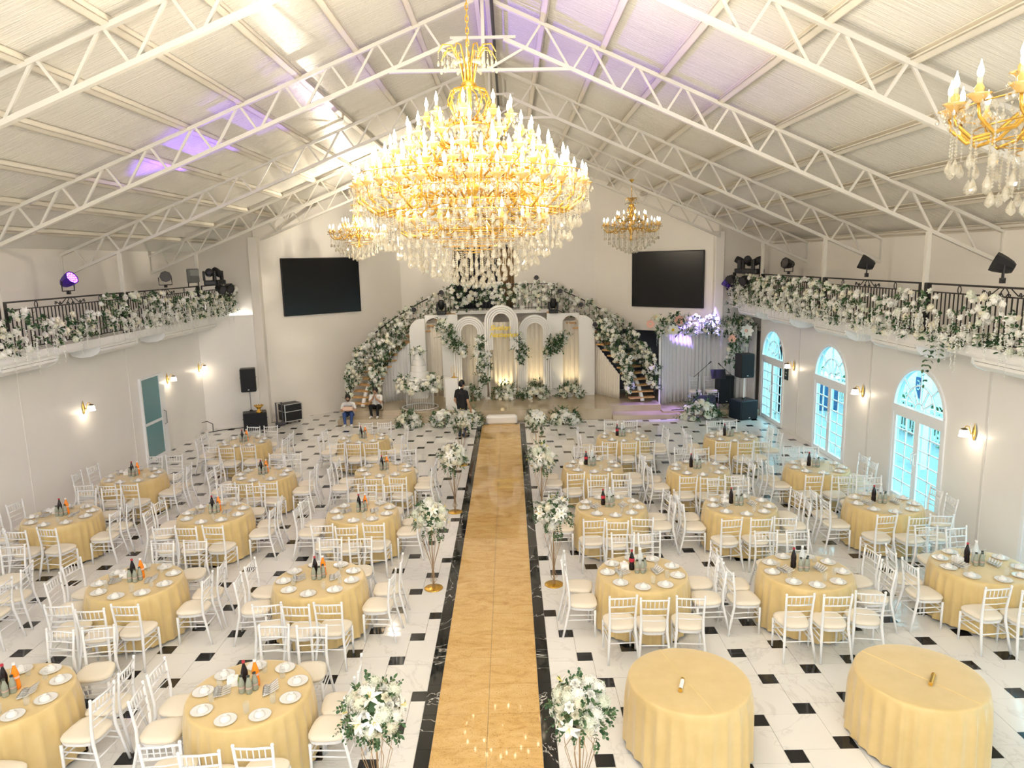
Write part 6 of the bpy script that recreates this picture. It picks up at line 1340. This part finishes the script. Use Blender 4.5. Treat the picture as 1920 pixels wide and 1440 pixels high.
def hand(wr, dr, side, mi=0, curl=0.3):
    """palm and five fingers from a wrist point along direction dr"""
    wr = Vector(wr); d = Vector(dr).normalized(); sd = Vector(side).normalized(); n_ = d.cross(sd).normalized(); B = [(wr, wr + d * 0.07, 0.022, 0.026, mi), (wr + sd * 0.018, wr + d * 0.075 + sd * 0.022, 0.016, 0.015, mi), (wr - sd * 0.018, wr + d * 0.075 - sd * 0.022, 0.016, 0.015, mi)]
    for k, (off, L) in enumerate(((-0.028, 0.055), (-0.010, 0.068), (0.009, 0.072), (0.027, 0.064))):
        a = wr + d * 0.078 + sd * off; m_ = a + (d * 0.95 + n_ * curl * 0.4) * L * 0.55; e = m_ + (d * 0.75 + n_ * curl) * L * 0.5; B += [(a, m_, 0.0095, 0.009, mi), (m_, e, 0.009, 0.0075, mi)]
    a = wr + d * 0.02 + sd * 0.03; m_ = a + (d * 0.6 + sd * 0.8) * 0.035; B += [(a, m_, 0.011, 0.0105, mi), (m_, m_ + (d * 0.9 + sd * 0.3) * 0.03, 0.0105, 0.008, mi)]
    return B
# standing man, seen from behind; local +y is where he faces
TS, TRS, SH = 1, 2, 3
def arms(B, sh, el, wr, sleeve, mi_s, hd, sdv, r=(0.050, 0.042, 0.038, 0.027)):
    sh, el, wr = Vector(sh), Vector(el), Vector(wr); mid = sh.lerp(el, sleeve)
    B += [(sh, mid, r[0], (r[0] + r[1]) / 2 + 0.006, mi_s), (mid, el, (r[0] + r[1]) / 2 - 0.006, r[2], 0), (el, wr, r[2], r[3], 0)] + hand(wr, hd, sdv)
B = [((-0.075, 0, 0.95), (-0.075, 0, 1.28), 0.105, 0.115, TS), ((0.075, 0, 0.95), (0.075, 0, 1.28), 0.105, 0.115, TS), ((-0.14, 0, 1.39), (0.14, 0, 1.39), 0.06, 0.06, TS), ((0, 0.0, 1.3), (0, 0.0, 1.42), 0.10, 0.06, TS), ((0, 0, 1.42), (0, 0.02, 1.52), 0.052, 0.05, 0)]
for s_ in (-1, 1):
    B += [((s_ * 0.085, 0, 0.90), (s_ * 0.095, 0.01, 0.48), 0.092, 0.062, TRS), ((s_ * 0.095, 0.01, 0.48), (s_ * 0.10, -0.03, 0.09), 0.062, 0.045, TRS), ((s_ * 0.10, -0.05, 0.045), (s_ * 0.11, 0.13, 0.035), 0.045, 0.035, SH)]
arms(B, (-0.20, 0, 1.38), (-0.26, -0.03, 1.10), (-0.22, 0.10, 0.86), 0.6, TS, (0.1, 0.45, -0.8), (0, 1, 0.5)); arms(B, (0.20, 0, 1.38), (0.27, -0.02, 1.10), (0.24, 0.10, 0.86), 0.6, TS, (-0.05, 0.4, -0.85), (0, 1, 0.5))
person('standing man in black T-shirt and dark jeans seen from behind near the aisle end', (-1.12, 21.0, 0), -0.7, B, ((0, 0.03, 1.60), (0.5, 1, -0.1)), 'short', dict(mats=[M_tblack, mat('jeans_dark', (0.02, 0.03, 0.07), 0.8), M_plastic]))
def seated(mt, mp):
    B = [((-0.075, 0.02, 0.12), (-0.07, -0.05, 0.42), 0.11, 0.10, 1), ((0.075, 0.02, 0.12), (0.07, -0.05, 0.42), 0.11, 0.10, 1), ((-0.12, -0.09, 0.50), (0.12, -0.09, 0.50), 0.06, 0.06, 1), ((0, -0.07, 0.42), (0, -0.10, 0.54), 0.09, 0.055, 1), ((0, -0.10, 0.53), (0, -0.14, 0.62), 0.048, 0.046, 0)]
    return B
def legs_(B, fz, dy=0.0):
    for s_ in (-1, 1):
        B += [((s_ * 0.08, 0.0, 0.11), (s_ * 0.12, -0.40, 0.22), 0.09, 0.062, 2), ((s_ * 0.12, -0.40, 0.22), (s_ * 0.10, -0.44 + dy, fz + 0.09), 0.060, 0.042, 2), ((s_ * 0.10, -0.42 + dy, fz + 0.045), (s_ * 0.12, -0.58 + dy, fz + 0.035), 0.044, 0.034, 3)]
B = seated(1, 2); legs_(B, -0.18, 0.0)
arms(B, (-0.17, -0.09, 0.49), (-0.23, -0.17, 0.28), (-0.08, -0.30, 0.32), 0.6, 1, (0.8, -0.5, 0.0), (0, 0, 1)); arms(B, (0.17, -0.09, 0.49), (0.23, -0.17, 0.28), (0.08, -0.30, 0.32), 0.6, 1, (-0.8, -0.5, 0.0), (0, 0, 1))
p1 = person('seated person in white tee, navy apron and blue jeans, leftmost on the step', (-4.98, 23.22, 0.18), 0.1, B, ((0, -0.17, 0.70), (0.0, -1, -0.5)), 'long', dict(mats=[M_twhite, M_jeans, M_shoe], mask=True))
mb = MB(); mb.bevbox(-0.13, 0.13, -0.03, 0.012, 0.12, 0.46, 0.02, Matrix.Translation((0, -0.135, 0)) @ Matrix.Rotation(0.2, 4, 'X')); mb.build('apron', M_apron, p1)
tag(MB().bevbox(-0.17, 0.17, -0.08, 0.08, 0, 0.13, 0.03).build('handbag', M_pinkbag, None, loc=(-4.95, 22.90, 0.49)), 'peach coloured bag on the lap of the leftmost seated person', 'bag')
B = seated(1, 2); legs_(B, -0.18, 0.06)
arms(B, (-0.17, -0.09, 0.49), (-0.20, -0.24, 0.30), (-0.05, -0.30, 0.46), 0.6, 1, (0.3, 0.0, 1.0), (0, -1, 0)); arms(B, (0.17, -0.09, 0.49), (0.20, -0.24, 0.30), (0.05, -0.30, 0.46), 0.6, 1, (-0.3, 0.0, 1.0), (0, -1, 0))
person('seated person in white top and black trousers with hands at the face', (-4.1, 23.5, 0.36), -0.1, B, ((0, -0.18, 0.69), (0.0, -1, -0.45)), 'tied', dict(mats=[M_twhite, M_trous, M_shoe]))
